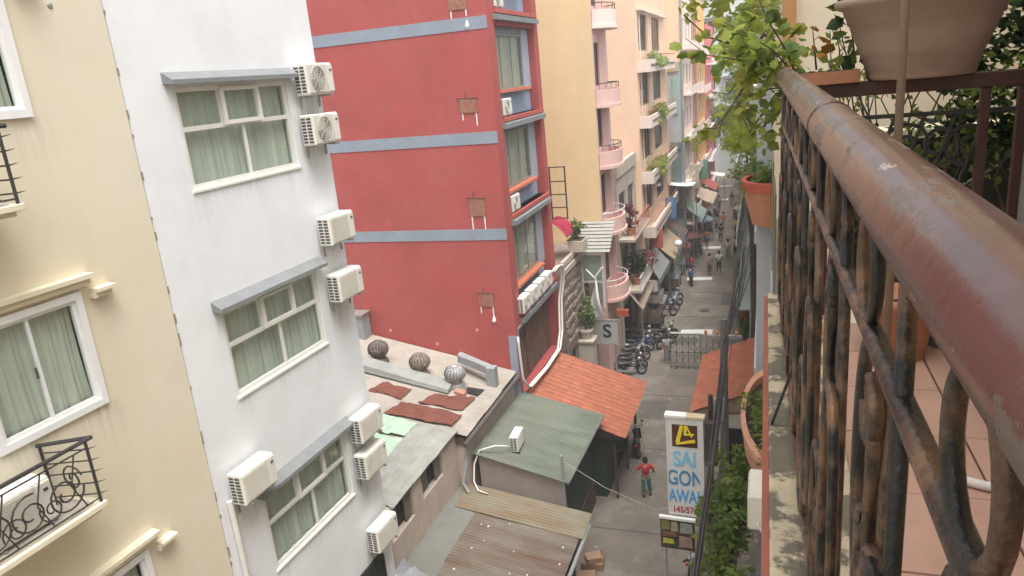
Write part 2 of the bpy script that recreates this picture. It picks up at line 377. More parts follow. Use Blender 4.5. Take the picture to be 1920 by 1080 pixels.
# facade in the local plane x = 0 (street is +x), y along the alley, z up; real openings with reveals
def facade(mb, y0, y1, z0, z1, holes, depth, reveal=0.22, side=True):
    ys = sorted({y0, y1, *[h[0] for h in holes], *[h[1] for h in holes]})
    zs = sorted({z0, z1, *[h[2] for h in holes], *[h[3] for h in holes]})
    for i in range(len(ys) - 1):
        for j in range(len(zs) - 1):
            cy_, cz_ = (ys[i] + ys[i + 1]) / 2, (zs[j] + zs[j + 1]) / 2
            if any(h[0] < cy_ < h[1] and h[2] < cz_ < h[3] for h in holes): continue
            mb.add([(0, ys[i], zs[j]), (0, ys[i + 1], zs[j]), (0, ys[i + 1], zs[j + 1]), (0, ys[i], zs[j + 1])], [(0, 1, 2, 3)])
    for h in holes:
        a, b, c, d = h[:4]; w = -reveal
        mb.add([(0, a, c), (0, b, c), (0, b, d), (0, a, d), (w, a, c), (w, b, c), (w, b, d), (w, a, d)],
               [(0, 1, 5, 4), (1, 2, 6, 5), (2, 3, 7, 6), (3, 0, 4, 7)])
    if side:
        mb.add([(0, y0, z0), (0, y1, z0), (0, y1, z1), (0, y0, z1), (-depth, y0, z0), (-depth, y1, z0), (-depth, y1, z1), (-depth, y0, z1)],
               [(0, 4, 7, 3), (1, 2, 6, 5), (3, 7, 6, 2), (4, 5, 6, 7)])
    return mb

def curtain(parent, y0, y1, z0, z1, x, mat, waves, amp=0.03, seed=0):
    rnd = random.Random(seed); ph = [rnd.uniform(0, 6.3) for _ in range(3)]
    def fn(u, v):
        a = amp * (0.6 * math.sin(u * waves * 6.283 + ph[0] + 0.5 * math.sin(v * 2 + ph[2])) + 0.4 * math.sin(u * waves * 2.6 * 6.283 + ph[1]))
        return (x + a * (0.6 + 0.4 * v), y0 + (y1 - y0) * u + 0.01 * math.sin(v * 4 + u * 9), z1 + (z0 - z1) * v)
    mb = MB().grid(fn, int(waves * 14), 4)
    return mb.build('curtain', mat, parent, smooth=True, recalc=False)

def window(parent, y0, y1, z0, z1, x=-0.05, fw=0.07, vs=(), hs=(), mat=white_frame, gl=None, cur=None, waves=6, seed=0, segs=None, ft=0.06):
    mb = MB()
    mb.box(x - ft, x, y0, y1, z0, z0 + fw); mb.box(x - ft, x, y0, y1, z1 - fw, z1)
    mb.box(x - ft, x, y0, y0 + fw, z0 + fw, z1 - fw); mb.box(x - ft, x, y1 - fw, y1, z0 + fw, z1 - fw)
    for h in hs: mb.box(x - ft + .004, x - .004, y0 + fw, y1 - fw, h - fw / 2, h + fw / 2)
    for v, a, b in vs: mb.box(x - ft + .008, x - .008, v - fw * .4, v + fw * .4, a, b)
    w = mb.build('window', mat, parent)
    if segs is None: segs = [(y0 + fw, y1 - fw, z0 + fw, z1 - fw)]
    for a, b, c, d in segs:
        MB().box(x - ft * .6, x - ft * .45, a, b, c, d).build('pane', gl or glass_m, w)
    if cur is not None: curtain(w, y0 + .02, y1 - .02, z0 + .02, z1 - .02, x - ft - .09, cur, waves, seed=seed)
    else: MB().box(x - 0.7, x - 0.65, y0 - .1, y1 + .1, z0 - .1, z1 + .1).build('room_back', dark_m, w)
    return w

# ================================================================ GROUND
g = MB(); g.add([(-260, -120, 0), (260, -120, 0), (260, 420, 0), (-260, 420, 0)], [(0, 1, 2, 3)]); structure(g.build('ground', ground_m))
g = MB(); g.grid(lambda u, v: (-6.35 + 5.75 * u, -30 + 140 * v, 0.004), 4, 40); structure(g.build('alley_road', road_m))
g = MB(); g.add([(-9.0, 30.5, 0.005), (-6.352, 30.5, 0.005), (-6.352, 110, 0.005), (-9.0, 110, 0.005)], [(0, 1, 2, 3)]); structure(g.build('pavement', pave_m))
for (a, b, y, w) in ((-5.03, -3.1, 44.1, .85), (-5.8, -3.9, 56.1, .9), (-5.6, -3.8, 66.2, .9), (-5.75, -4.25, 90.0, 1.2), (-5.9, -4.1, 100.0, 1.2)):
    g = MB(); g.add([(a, y, 0.009), (b, y + .15, 0.009), (b, y + w + .15, 0.009), (a, y + w, 0.009)], [(0, 1, 2, 3)]); structure(g.build('road_marking', paint_white))
g = MB()   # drain covers and patched slab joints in the road
for y in (23.2, 29.4, 35.0, 47.5, 53.0, 60.0): g.box(-6.3, -0.65, y, y + .05, 0.0042, 0.011)
for (x, y) in ((-3.4, 31.5), (-3.9, 48.8)):
    structure(MB().lathe([(.36, 0), (.36, .004), (.33, .004), (.33, .001), (0, .001)], 24, (x, y, .0055)).build('manhole_cover', M('cast_iron', (.07, .065, .06), .7, .3, 9, .3, 40)))
for (x0, x1, y0, y1) in ((-5.9, -4.6, 32.2, 34.4), (-3.2, -1.6, 23.9, 26.6), (-5.2, -3.9, 42.2, 43.6), (-2.9, -1.5, 50, 53)):
    pm_ = MB(); pm_.add([(x0, y0, .0075), (x1, y0 + .1, .0075), (x1 + .05, y1, .0075), (x0 - .03, y1 - .12, .0075)], [(0, 1, 2, 3)]); structure(pm_.build('road_patch', M('road_patch', (.125, .11, .095), .92, .2, 2, .3, 30, (.08, .07, .06), .4, 0, 1)))
lt = MB(); rq = random.Random(5)
for k in range(160):
    x = rq.choice((rq.uniform(-6.3, -5.7), rq.uniform(-1.6, -.7), rq.uniform(-6.2, -.8))); y = rq.uniform(22, 75); a = rq.uniform(0, 3.1); l = rq.uniform(.03, .11)
    c_, s_ = math.cos(a) * l, math.sin(a) * l; lt.add([(x - c_, y - s_, .012), (x + s_ * .6, y - c_ * .6, .02), (x + c_, y + s_, .013), (x - s_ * .6, y + c_ * .6, .022)], [(0, 1, 2, 3)])
stuff(lt.build('litter', M('litter', (.40, .36, .28), .9, .4, 9), None, recalc=False))
structure(g.build('road_joint', M('road_joint', (0.09, 0.08, 0.07), 0.95)))

# ================================================================ AIR CONDITIONERS
def make_ac(name='air_conditioner', blank=False):
    """body 0.84 wide (y), 0.32 deep (x), 0.58 high; origin at the middle of its back, bottom"""
    t = bpy.data.objects.new(name, None); col.objects.link(t); t.empty_display_size = .1
    MB().box(0.03, 0.33, -.42, .42, 0, .58).build('casing', ac_m, t, bevel=0.022)
    MB().box(0.331, 0.345, -.40, .20, .03, .55).build('front_panel', ac_front_m, t, bevel=0.006)
    mb = MB()
    if not blank:
        for k in range(1, 6):
            mb.tube([(0.356, -.10 + .046 * k * math.cos(q), .29 + .046 * k * math.sin(q)) for q in [i * math.pi / 10 for i in range(20)]], .0055, 4, closed=True)
        for q in range(8):
            a = q * math.pi / 4; mb.tube([(0.354, -.10 + .02 * math.cos(a), .29 + .02 * math.sin(a)), (0.354, -.10 + .24 * math.cos(a), .29 + .24 * math.sin(a))], .005, 4)
        MB().lathe([(0, 0), (.235, 0), (.235, .004)], 24, (0.346, -.10, .29), Matrix.Rotation(R(90), 3, 'Y')).build('fan_opening', ac_fan, t)
        stuff(mb.build('fan_guard', ac_front_m, t))
    else:
        for k in range(14): mb.box(0.346, 0.352, -.37, .17, .06 + .034 * k, .075 + .034 * k)
        stuff(mb.build('louvre', ac_front_m, t))
    MB().box(0.331, 0.352, .215, .405, .04, .54).build('service_cover', ac_m, t, bevel=0.006)
    MB().box(0.353, 0.358, .30, .36, .42, .46).build('badge', ac_dark, t)
    mb = MB()
    for i in range(2):
        for k in range(8): mb.box(0.06 + .125 * i, 0.155 + .125 * i, -.426, -.412, .05 + .062 * k, .088 + .062 * k)
    stuff(mb.build('side_vent', ac_dark, t))
    for y in (-.3, .3):
        MB().box(-.0, .36, y - .02, y + .02, -.045, -.012).box(0.0, .03, y - .02, y + .02, -.24, -.045).build('bracket', steel_m, t)
    MB().tube([(.2, .42, .12), (.2, .47, .1), (.12, .49, .0), (.02, .49, -.06)], .018, 6).build('hose', pipe_white, t)
    return t
ac_fan_proto = make_ac(); ac_blank_proto = make_ac(blank=True)
used = {}
def place_ac(proto, label, group, parent_rz, loc, scale=1.0):
    if proto.name not in used: o = proto; used[proto.name] = 1
    else: o = dup(proto)
    o.location = loc; o.rotation_euler = (0, 0, parent_rz); o.scale = (scale,) * 3
    tag(o, label, 'air conditioner', group)
    return o

# ================================================================ WHITE AND CREAM HOTELS (one straight wall, turned 2.2 degrees)
A = R(2.2)
HO = Vector((-8.993, 0.3455, 0))
def hw(x, y, z): return (HO.x + x * math.cos(A) + y * math.sin(A), HO.y - x * math.sin(A) + y * math.cos(A), z)
wb = thing('white_building', 'tall white plastered building with three stacked sage-curtained windows on its bare wall', 'building', HO, -A)
WIN = [(9.1, 11.87, 15.2, 16.8), (9.12, 11.8, 11.58, 13.14), (9.18, 11.83, 8.0, 9.58)]
mb = facade(MB(), 8.17, 12.93, 0, 23, [(a + .0, b, c, d) for a, b, c, d in WIN], 9, .2)
mb.build('wall', white_wall, wb)
for i, (a, b, c, d) in enumerate(WIN):
    zt = d - (d - c) * .405; fw = .075
    m1 = a + (b - a) * .36; m2 = a + (b - a) * .70; mm = a + (b - a) * .53
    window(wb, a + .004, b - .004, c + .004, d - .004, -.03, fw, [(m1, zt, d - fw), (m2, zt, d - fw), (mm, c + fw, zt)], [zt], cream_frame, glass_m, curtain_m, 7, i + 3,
           [(a + fw, m1 - .03, zt + .04, d - fw), (m1 + .03, m2 - .03, zt + .04, d - fw), (m2 + .03, b - fw, zt + .04, d - fw), (a + fw, mm - .03, c + fw, zt - .04), (mm + .03, b - fw, c + fw, zt - .04)])
    s = MB(); x = .03      # the top-hung middle sash stands proud of the frame
    s.box(-.03, x, m1 - .01, m2 + .01, zt + .0, zt + .07); s.box(-.03, x, m1 - .01, m2 + .01, d - .1, d - .04)
    s.box(-.03, x, m1 - .01, m1 + .06, zt + .07, d - .1); s.box(-.03, x, m2 - .06, m2 + .01, zt + .07, d - .1)
    s.build('sash', cream_frame, wb)
    MB().box(0, .03, a - .03, b + .03, c - .04, c - .001).build('window_sill', cream_frame, wb)
    h = MB(); y0, y1, z = a - .18, b + .17, d + .06
    h.hexa([(0, y0, z), (.2, y0, z - .02), (.2, y1, z - .02), (0, y1, z)], [(0, y0, z + .17), (.2, y0, z + .05), (.2, y1, z + .05), (0, y1, z + .17)])
    h.build('window_hood', hood_grey, wb)
mb = MB()
rnd = random.Random(3)
for k in range(34):      # ragged mortar along the joint between the two hotels
    z = 2 + k * .56 + rnd.uniform(-.3, .3); l = rnd.uniform(.04, .22)
    mb.box(-.01, rnd.uniform(.006, .016), 8.165 - rnd.uniform(.004, .018), 8.165 + rnd.uniform(.006, .02), z, z + l)
stuff(mb.build('mortar_joint', M('mortar', (0.30, 0.25, 0.20), 0.95, 0.3, 8), wb))
MB().tube([(.07, 8.36, 10.0), (.07, 8.37, 9.6), (.06, 8.42, 4.0)], .05, 8).build('drain_pipe', pipe_white, wb)
AL = [(12.46, 16.79, 'upper fan-fronted air conditioner beside the top window of the white building', 0), (12.42, 15.85, 'lower fan-fronted air conditioner beside the top window of the white building', 0),
      (12.42, 13.86, 'air conditioner above the hood level of the white building\'s middle window', 1), (12.42, 12.67, 'air conditioner level with the top panes of the white building\'s middle window', 1),
      (12.36, 9.48, 'upper of two close air conditioners right of the white building\'s lowest window', 1), (12.33, 8.62, 'lower of two close air conditioners right of the white building\'s lowest window', 1),
      (12.33, 6.74, 'lowest air conditioner of the white building, just above the silver tarpaulin', 1), (8.83, 10.2, 'air conditioner at the left of the white building\'s lowest window', 1)]
for y, zc, lab, bl in AL:
    place_ac(ac_blank_proto if bl else ac_fan_proto, lab, 'air conditioners on the white building', -A, hw(.05, y, zc - .29))

def stain_mat(name, c, dens):
    m = bpy.data.materials.new(name); m.use_nodes = True; t = m.node_tree; N = t.nodes; L = t.links
    b = N['Principled BSDF']; b.inputs['Base Color'].default_value = (*c, 1); b.inputs['Roughness'].default_value = .9
    tc = N.new('ShaderNodeTexCoord'); sp_ = N.new('ShaderNodeSeparateXYZ'); L.new(tc.outputs['Generated'], sp_.inputs[0])
    geo = N.new('ShaderNodeNewGeometry'); mp = N.new('ShaderNodeMapping'); mp.inputs['Scale'].default_value = (14, 14, .7); L.new(geo.outputs['Position'], mp.inputs['Vector'])
    n = N.new('ShaderNodeTexNoise'); n.inputs['Scale'].default_value = 1.0; n.inputs['Detail'].default_value = 5; L.new(mp.outputs[0], n.inputs['Vector'])
    r = N.new('ShaderNodeMapRange'); r.inputs['From Min'].default_value = .42; r.inputs['From Max'].default_value = .72; L.new(n.outputs['Fac'], r.inputs['Value'])
    def mul(a, b_):
        x = N.new('ShaderNodeMath'); x.operation = 'MULTIPLY'
        for i, v in enumerate((a, b_)):
            if isinstance(v, float): x.inputs[i].default_value = v
            else: L.new(v, x.inputs[i])
        return x.outputs[0]
    def inv(a):
        x = N.new('ShaderNodeMath'); x.operation = 'SUBTRACT'; x.inputs[0].default_value = 1.0; L.new(a, x.inputs[1]); return x.outputs[0]
    yb = mul(mul(sp_.outputs['Y'], inv(sp_.outputs['Y'])), 4.0); zf = mul(sp_.outputs['Z'], sp_.outputs['Z'])
    f = mul(mul(mul(r.outputs[0], yb), zf), dens)
    tr = N.new('ShaderNodeBsdfTransparent'); ms = N.new('ShaderNodeMixShader'); L.new(f, ms.inputs[0]); L.new(tr.outputs[0], ms.inputs[1]); L.new(b.outputs[0], ms.inputs[2])
    L.new(ms.outputs[0], N['Material Output'].inputs['Surface']); return m
rust_stain = stain_mat('rust_stain', (.34, .25, .16), .38); soot_stain = stain_mat('soot_stain', (.26, .26, .25), .20)
def wall_stain(parent, y0, y1, z0, z1, mat, x=.0025):
    s = MB(); s.add([(x, y0, z0), (x, y1, z0), (x + .0008, y1, z1), (x + .0008, y0, z1)], [(0, 1, 2, 3)]); s.build('water_stain', mat, parent, recalc=False)
rs_ = random.Random(9)
for y, zc, lab, bl in AL:
    if y > 12: wall_stain(wb, y - .5, min(y + .44, 12.92), zc - 1.5 - rs_.uniform(0, .6), zc - .3, rust_stain if rs_.random() < .6 else soot_stain)
    else: wall_stain(wb, 8.2, 9.05, zc - 1.9, zc - .3, rust_stain)
for a, b, c, d in WIN:
    wall_stain(wb, a - .2, a + .5, c - 1.2, c - .045, soot_stain); wall_stain(wb, b - .6, b + .1, c - 1.0, c - .045, soot_stain, .0035); wall_stain(wb, a + .7, a + 1.9, c - .7, c - .045, soot_stain, .0045)
    wall_stain(wb, a - .3, a - .03, d - 1.0, d + .04, soot_stain, .0055)
cb = thing('cream_building', 'cream yellow plastered building with white sliding windows and small iron balconies', 'building', HO, -A)
CW = [(5.17, 6.69, 16.57, 18.2), (5.17, 6.69, 12.65, 14.24), (5.17, 6.69, 8.65, 10.22)]
mb = facade(MB(), -14, 8.15, 0, 23, CW, 9, .2); mb.build('wall', cream_wall, cb)
for i, (a, b, c, d) in enumerate(CW):
    fw = .10; mm = (a + b) / 2
    s = MB()   # broad white surround, proud of the wall
    s.box(-.02, .045, a - .02, b + .02, c - .02, c + .075); s.box(-.02, .045, a - .02, b + .02, d - .075, d + .02)
    s.box(-.02, .045, a - .02, a + .07, c + .075, d - .075); s.box(-.02, .045, b - .07, b + .02, c + .075, d - .075)
    s.build('window_surround', white_frame, cb)
    window(cb, a + .072, b - .072, c + .077, d - .077, .0, .05, [(mm, c + .12, d - .12)], [], white_frame, glass_m, curtain_m, 6, i + 20,
           [(a + .125, mm - .03, c + .13, d - .13), (mm + .03, b - .125, c + .13, d - .13)])
    MB().box(.0, .022, mm - .075, mm - .055, (c + d) / 2 - .1, (c + d) / 2 + .05).build('window_latch', ac_dark, cb)
    z = d + .08
    MB().box(0, .16, a - .3, b + .2, z + .09, z + .15).box(0, .10, a - .28, b + .16, z, z + .088).build('cornice', cream_trim, cb)
    MB().box(0, .17, b + .18, b + .48, z - .13, z - .08).box(0, .11, b + .16, b + .44, z - .21, z - .132).build('corbel', cream_trim, cb)
MB().lathe([(0, .02), (.03, .015), (.045, 0)], 8, (0, 7.35, 17.9), Matrix.Rotation(R(90), 3, 'Y')).build('wall_plug', steel_m, cb)

for a, b, c, d in CW:
    wall_stain(cb, b - .5, b + .3, c - 1.3, c - .03, soot_stain); wall_stain(cb, a - .6, b - .6, c - .8, c - .03, soot_stain, .0035)
wall_stain(cb, 3.5, 5.9, 10.4, 11.52, soot_stain); wall_stain(cb, 3.5, 5.9, 14.4, 15.45, soot_stain, .0045)
def scroll(c, r0, turns, n=20, a0=0.0, d=1, plane='yz', x=0.0):
    pts = []
    for i in range(n + 1):
        u = i / n; a = a0 + d * turns * 6.283 * u; r_ = r0 * (1 - .78 * u)
        if plane == 'yz': pts.append((x, c[0] + r_ * math.cos(a), c[1] + r_ * math.sin(a)))
        else: pts.append((c[0] + r_ * math.cos(a), x, c[1] + r_ * math.sin(a)))
    return pts
for zb, lab in ((11.53, 'lower small iron balcony with scrollwork holding an air conditioner on the cream wall'), (15.46, 'upper small iron balcony at the left edge under the top cream-wall window')):
    bt = thing('iron_balcony', lab, 'balcony', hw(0, 0, zb), -A, 'iron balconies on the cream building')
    y0, y1, D = 3.7, 5.82, .6
    MB().box(0.002, D + .05, y0, y1 + .05, .06, .14).box(0.002, D - .02, y0, y1 - .03, 0, .058).build('slab', cream_trim, bt, bevel=.01)
    MB().box(.01, D - .06, y0, y1 - .06, .141, .15).build('slab_top', M('balcony_floor', (.42, .38, .33), .9, .1, 4, .1, 40, GRIME, .3, 0), bt)
    zt = 1.02
    MB().tube([(D, y0, zt), (D, y1 + .1, zt)], .028, 8).build('top_rail', iron_m, bt)
    MB().tube([(D, y1 + .1, zt), (.05, y1 - .25, zt)], .028, 8).build('top_rail', iron_m, bt)
    MB().tube([(D, y0, zt - .1), (D, y1, zt - .1)], .012, 6).build('rail', iron_m, bt)
    MB().tube([(D, y0, .2), (D, y1, .2)], .012, 6).build('rail', iron_m, bt)
    MB().tube([(D, y1, .14), (D, y1, zt)], .02, 6).build('post', iron_m, bt)
    MB().tube([(.06, y1 - .22, .14), (.06, y1 - .22, zt)], .02, 6).build('post', iron_m, bt)
    for k in range(5):
        z = .26 + .16 * k
        MB().tube([(.06, y1 - .22, z), (D, y1, z), (D + .1, y1 + .07, z + .02)], [.011, .011, .002], 6).build('side_bar', iron_m, bt)
    for k in range(4):
        yc = y1 - .42 - .46 * k
        MB().tube(scroll((yc, .5), .26, 1.6, 26, 1.2 * k, 1 if k % 2 else -1, x=D), .013, 6).build('scroll', iron_m, bt)
        MB().tube(scroll((yc - .2, .42), .17, 1.4, 20, 2.5 + k, -1 if k % 2 else 1, x=D), .011, 6).build('scroll', iron_m, bt)
        MB().tube([(D, yc + .23, .2), (D, yc + .1, .55), (D, yc + .23, zt - .1)], .010, 6).build('bar', iron_m, bt)
    MB().tube(scroll((.33, .5), .2, 1.5, 20, .4, 1, 'xz', y1 - .1), .012, 6).build('scroll', iron_m, bt)
place_ac(ac_blank_proto, 'white air conditioner standing inside the lower iron balcony of the cream building', None, -A, hw(.1, 4.95, 11.72), 1.0)

# dark mesh panel and silver tarpaulin at the foot of the white wall
d = thing('silver_tarpaulin', 'crumpled silver tarpaulin at the foot of the white wall beside the rusty roof', 'tarpaulin')
rnd = random.Random(11)
hx = [[rnd.uniform(-.12, .12) for _ in range(12)] for _ in range(12)]
MB().thick_grid(lambda u, v: (-9.3 + 1.5 * u + .1 * hx[int(v * 9)][int(u * 9)], 12.4 + 2.6 * v, 4.1 - .9 * u + hx[int(u * 9)][int(v * 9)]), 9, 9, (0, 0, -.02)).build('sheet', silver_m, d)
d = thing('shade_net', 'dark shade net hung under the lowest air conditioner of the white building', 'net', hw(0, 0, 0), -A)
mb = MB(); mb.box(.02, .05, 10.9, 12.5, 4.4, 6.1)
for k in range(12): mb.box(.05, .075, 10.92 + k * .135, 10.95 + k * .135, 4.42, 6.08)
mb.build('net', tarp_m, d)

# ================================================================ RED BUILDING
RX, RY0, RY1 = -9.05, 25.0, 31.1
rb = thing('red_building', 'tall red building with blue-grey bands across its bare side wall and curtained front bays', 'building', (RX, 0, 0))
BAYS = [(18.85, 22.0), (15.08, 18.3), (11.5, 14.75), (7.6, 11.2)]
holes = [(RY0 + .75, RY1 - .6, a, b) for a, b in BAYS] + [(RY0 + .25, RY1 - .5, 4.35, 7.05)]
mb = facade(MB(), RY0, RY1, 0, 23, holes, 9, .5); mb.build('wall', red_wall, rb)
for z in (18.37, 14.47, 10.92):
    MB().box(-8.9, .004, RY0 - .02, RY0 - .003, z - .21, z + .21).build('painted_band', blue_band, rb)
def stain(xc, zc, w, h, drip, seed):
    rnd = random.Random(seed); s = MB()
    s.box(xc - w / 2, xc + w / 2, RY0 - .03, RY0 - .002, zc - h / 2, zc + h / 2)
    p = s.build('bare_patch', patch_m, rb, bevel=.01)
    t = MB()
    for sx in (-1, 1):
        l = rnd.uniform(.2, .5)
        t.hexa([(xc + sx * w * .4 - .02, RY0 - .012, zc - h / 2 - l), (xc + sx * w * .4 + .02, RY0 - .012, zc - h / 2 - l), (xc + sx * w * .4 + .02, RY0 - .002, zc - h / 2 - l), (xc + sx * w * .4 - .02, RY0 - .002, zc - h / 2 - l)],
               [(xc + sx * w * .4 - .025, RY0 - .012, zc - h / 2), (xc + sx * w * .4 + .025, RY0 - .012, zc - h / 2), (xc + sx * w * .4 + .025, RY0 - .002, zc - h / 2), (xc + sx * w * .4 - .025, RY0 - .002, zc - h / 2)])
    if drip: t.lathe([(.01, .2), (.06, .08), (.08, -.02), (.04, -.1), (0, -.12)], 10, (xc + w * .4, RY0 - .01, zc - h / 2 - .55))
    t.build('paint_drip', white_frame, p)
    MB().tube([(xc - w * .62, RY0 - .04, zc + h * .6), (xc + w * .62, RY0 - .04, zc + h * .55)], .02, 5).tube([(xc - .1, RY0 - .05, zc + h * .6), (xc - .08, RY0 - .05, zc + h)], .02, 5).build('old_bracket', M('old_bracket', (.25, .08, .06), .8, .2, 6), p)
stain(-.98, 15.62, .66, .5, 0, 1); stain(-1.05, 11.95, .62, .66, 0, 2); stain(-1.08, 8.35, .62, .55, 1, 3); stain(-1.0, 19.1, .7, .5, 1, 4)
for x, z in ((-5.43, 6.98), (-3.39, 6.46), (-1.6, 7.1)):
    MB().lathe([(.0, .012), (.05, .01), (.07, 0)], 8, (x, RY0 - .002, z), Matrix.Rotation(R(90), 3, 'X')).build('paint_spot', M('pink_spot', (.6, .3, .25), .8), rb)
for k, (a, b) in enumerate(BAYS):
    y0, y1 = RY0 + .75, RY1 - .6
    zs = {0: 19.75, 1: 16.02, 2: 12.33, 3: 8.6}[k]
    MB().box(-.5, .10, y0 - .02, y1 + .3, a - .16, a + .0).build('ledge', red_trim, rb, bevel=.01)
    MB().hexa([(0.002, y0 - .1, a - .4), (.2, y0 - .1, a - .40), (.2, y1 + .2, a - .40), (0.002, y1 + .2, a - .4)], [(0.002, y0 - .1, a - .18), (.2, y0 - .1, a - .22), (.2, y1 + .2, a - .22), (0.002, y1 + .2, a - .18)]).build('hood', hood_grey, rb)
    MB().box(-.48, -.02, y0 + .002, y1 - .9, zs - .09, zs + .03).build('sill', orange_sill, rb, bevel=.01)
    MB().box(-.46, -.36, y0 + .002, y1 - .002, a + .002, zs - .1).build('apron_panel', blue_panel, rb)
    y1w = y1 - .9
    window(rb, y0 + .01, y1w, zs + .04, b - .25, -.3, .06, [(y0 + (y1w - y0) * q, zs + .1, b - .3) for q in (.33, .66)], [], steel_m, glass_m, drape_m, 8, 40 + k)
    MB().box(-.45, -.28, y1w + .002, y1 - .002, zs - .1, b - .02).build('jamb_panel', M('grey_blue_jamb', (.40, .44, .50), .7, .06, 3, 0, 50, GRIME, .1, .1), rb)
    MB().box(-.45, -.26, y0 + .002, y1w, b - .248, b - .002).build('blind_box', hood_grey, rb)
# ground-floor slatted shutters
y0, y1 = RY0 + .25, RY1 - .5
sh = MB().box(-.42, -.36, y0 + .002, y1 - .002, 4.36, 7.04).build('shutter', dark_m, rb)
n = 15
pl = None
for k in range(n):
    ya = y0 + .03 + (y1 - y0 - .06) * k / n; w = (y1 - y0 - .06) / n * .82
    if pl is None: pl = MB().box(-.36, -.32, 0, w, 4.4, 7.0).build('slat', shutter_m, sh); pl.location.y = ya
    else: share(pl, sh, (random.uniform(-.012, .012), ya, 0))
MB().box(-.3, .06, y0 - .1, y1 + .1, 7.06, 7.16).box(-.02, .05, y0 - .1, y0 - .03, 4.3, 7.06).build('shutter_frame', steel_m, rb)
MB().box(-.32, -.005, RY0 - .02, RY0 - .003, 4.0, 6.9).build('corner_panel', blue_band, rb)
for lab, y, z in (('air conditioner beneath the upper visible curtained bay of the red building', 26.35, 15.1), ('air conditioner beneath the middle curtained bay of the red building', 26.35, 11.52)):
    place_ac(ac_fan_proto, lab, 'air conditioners in the bays of the red building', 0, (RX - .32, y, z + .03), 1.05)
place_ac(ac_fan_proto, 'air conditioner at the top edge on the red building, under the highest bay', 'air conditioners in the bays of the red building', 0, (RX - .32, 26.4, 18.9), 1.05)
for k, nm in enumerate(('nearest', 'second', 'third', 'farthest')):
    place_ac(ac_fan_proto, f'{nm} of four air conditioners in a row on the ledge of the lowest red bay', 'row of four air conditioners on the lowest red ledge', 0, (RX - .1, 25.95 + 1.08 * k, 7.64), 1.05)
pp = thing('white_pipe', 'twin white pipes looping from the row of air conditioners down the red facade', 'pipe')
for dx, dy in ((0, 0), (.09, .12)):
    MB().tube([(RX + .2 + dx, 29.7 + dy, 8.1), (RX + .35 + dx, 30.0 + dy, 8.3), (RX + .4 + dx, 30.5 + dy, 8.2), (RX + .35 + dx, 30.8 + dy, 7.7), (RX + .25 + dx, 30.4 + dy, 6.6), (RX + .22 + dx, 30.3 + dy, 5.2), (RX + .25 + dx, 29.6 + dy, 4.55), (RX + .25 + dx, 27.6 + dy, 4.5), (RX + .2 + dx, 25.3 + dy, 4.62)], .05, 8).build('pipe', pipe_white, pp, smooth=True)
MB().tube([(RX + .1, 24.9, 6.9), (RX + .1, 24.92, 6.6), (RX + .15, 24.9, 5.2), (RX + .3, 25.1, 4.7)], .05, 8).build('pipe', pipe_white, pp, smooth=True)

# ================================================================ LOW ROOFS BETWEEN THE HOTELS AND THE ALLEY
def corrugated(parent, name, mat, O, U, W, width=.9, pitch=.14, amp=.018, jitter=.03, lap=.0, seed=0, nu=3):
    """sheets laid side by side; ridges run along U"""
    O, U, W = Vector(O), Vector(U), Vector(W); L_ = W.length; n = max(1, round(L_ / width)); N = U.cross(W).normalized()
    if N.z < 0: N = -N
    rnd = random.Random(seed)
    for i in range(n):
        j0 = rnd.uniform(-jitter, jitter); j1 = rnd.uniform(-jitter, jitter); tw = rnd.uniform(-.006, .006)
        a, b = i / n, (i + 1) / n
        Ud = U.normalized()
        nv = int((b - a) * L_ / pitch * 6)
        lift = .006 * (i % 2)
        def fn(u, v):
            q = a + (b - a) * v * 1.02
            return O + W * q + Ud * (j0 + (U.length - j0 + j1) * u) + N * (amp * math.sin(q * L_ / pitch * 6.283) + lift + tw * u)
        s = MB().thick_grid(fn, nu, nv, (0, 0, -.012)).build(name, mat, parent, smooth=False)
wh = thing('white_roofed_shed', 'low shed with a pale ribbed cement roof patched by red and mint sheets', 'shed')
rz_ = lambda x, off=0: 5.43 + .221 * (-9.2 - x) + off
corrugated(wh, 'roof_sheet', pale_sheet, (-18.0, 19.65, rz_(-18.0)), (8.85, 0, -.221 * 8.85), (0, 5.28, 0), .9, .17, .016, .02, seed=1)
corrugated(wh, 'roof_sheet', pale_sheet, (-18.0, 14.2, rz_(-18.0)), (8.45, 0, -.221 * 8.45), (0, 5.43, 0), .9, .17, .016, .02, seed=2)
MB().box(-9.95, -9.3, 19.75, 24.93, 0, 5.05).build('end_wall', shanty_wall, wh)
mb = MB().box(-17.8, -9.95, 14.4, 24.9, 0, 5.42)
mb.build('shed_body', shanty_wall, wh)
MB().box(-9.62, -9.3, 19.7, 24.95, 5.05, 5.30).build('fascia_board', M('fascia_board', (.12, .09, .07), .9, .2, 4), wh)
MB().tube([(-9.08, 19.3, 5.28), (-9.05, 24.95, 5.3)], .085, 8).build('gutter', M('gutter', (.10, .085, .075), .7, .2, 4, .05, 40), wh)
MB().tube([(-9.12, 19.6, 5.2), (-9.2, 19.55, 4.6), (-9.3, 19.3, 3.9), (-9.1, 19.2, 3.62)], .05, 8).build('downpipe', pipe_grey, wh)
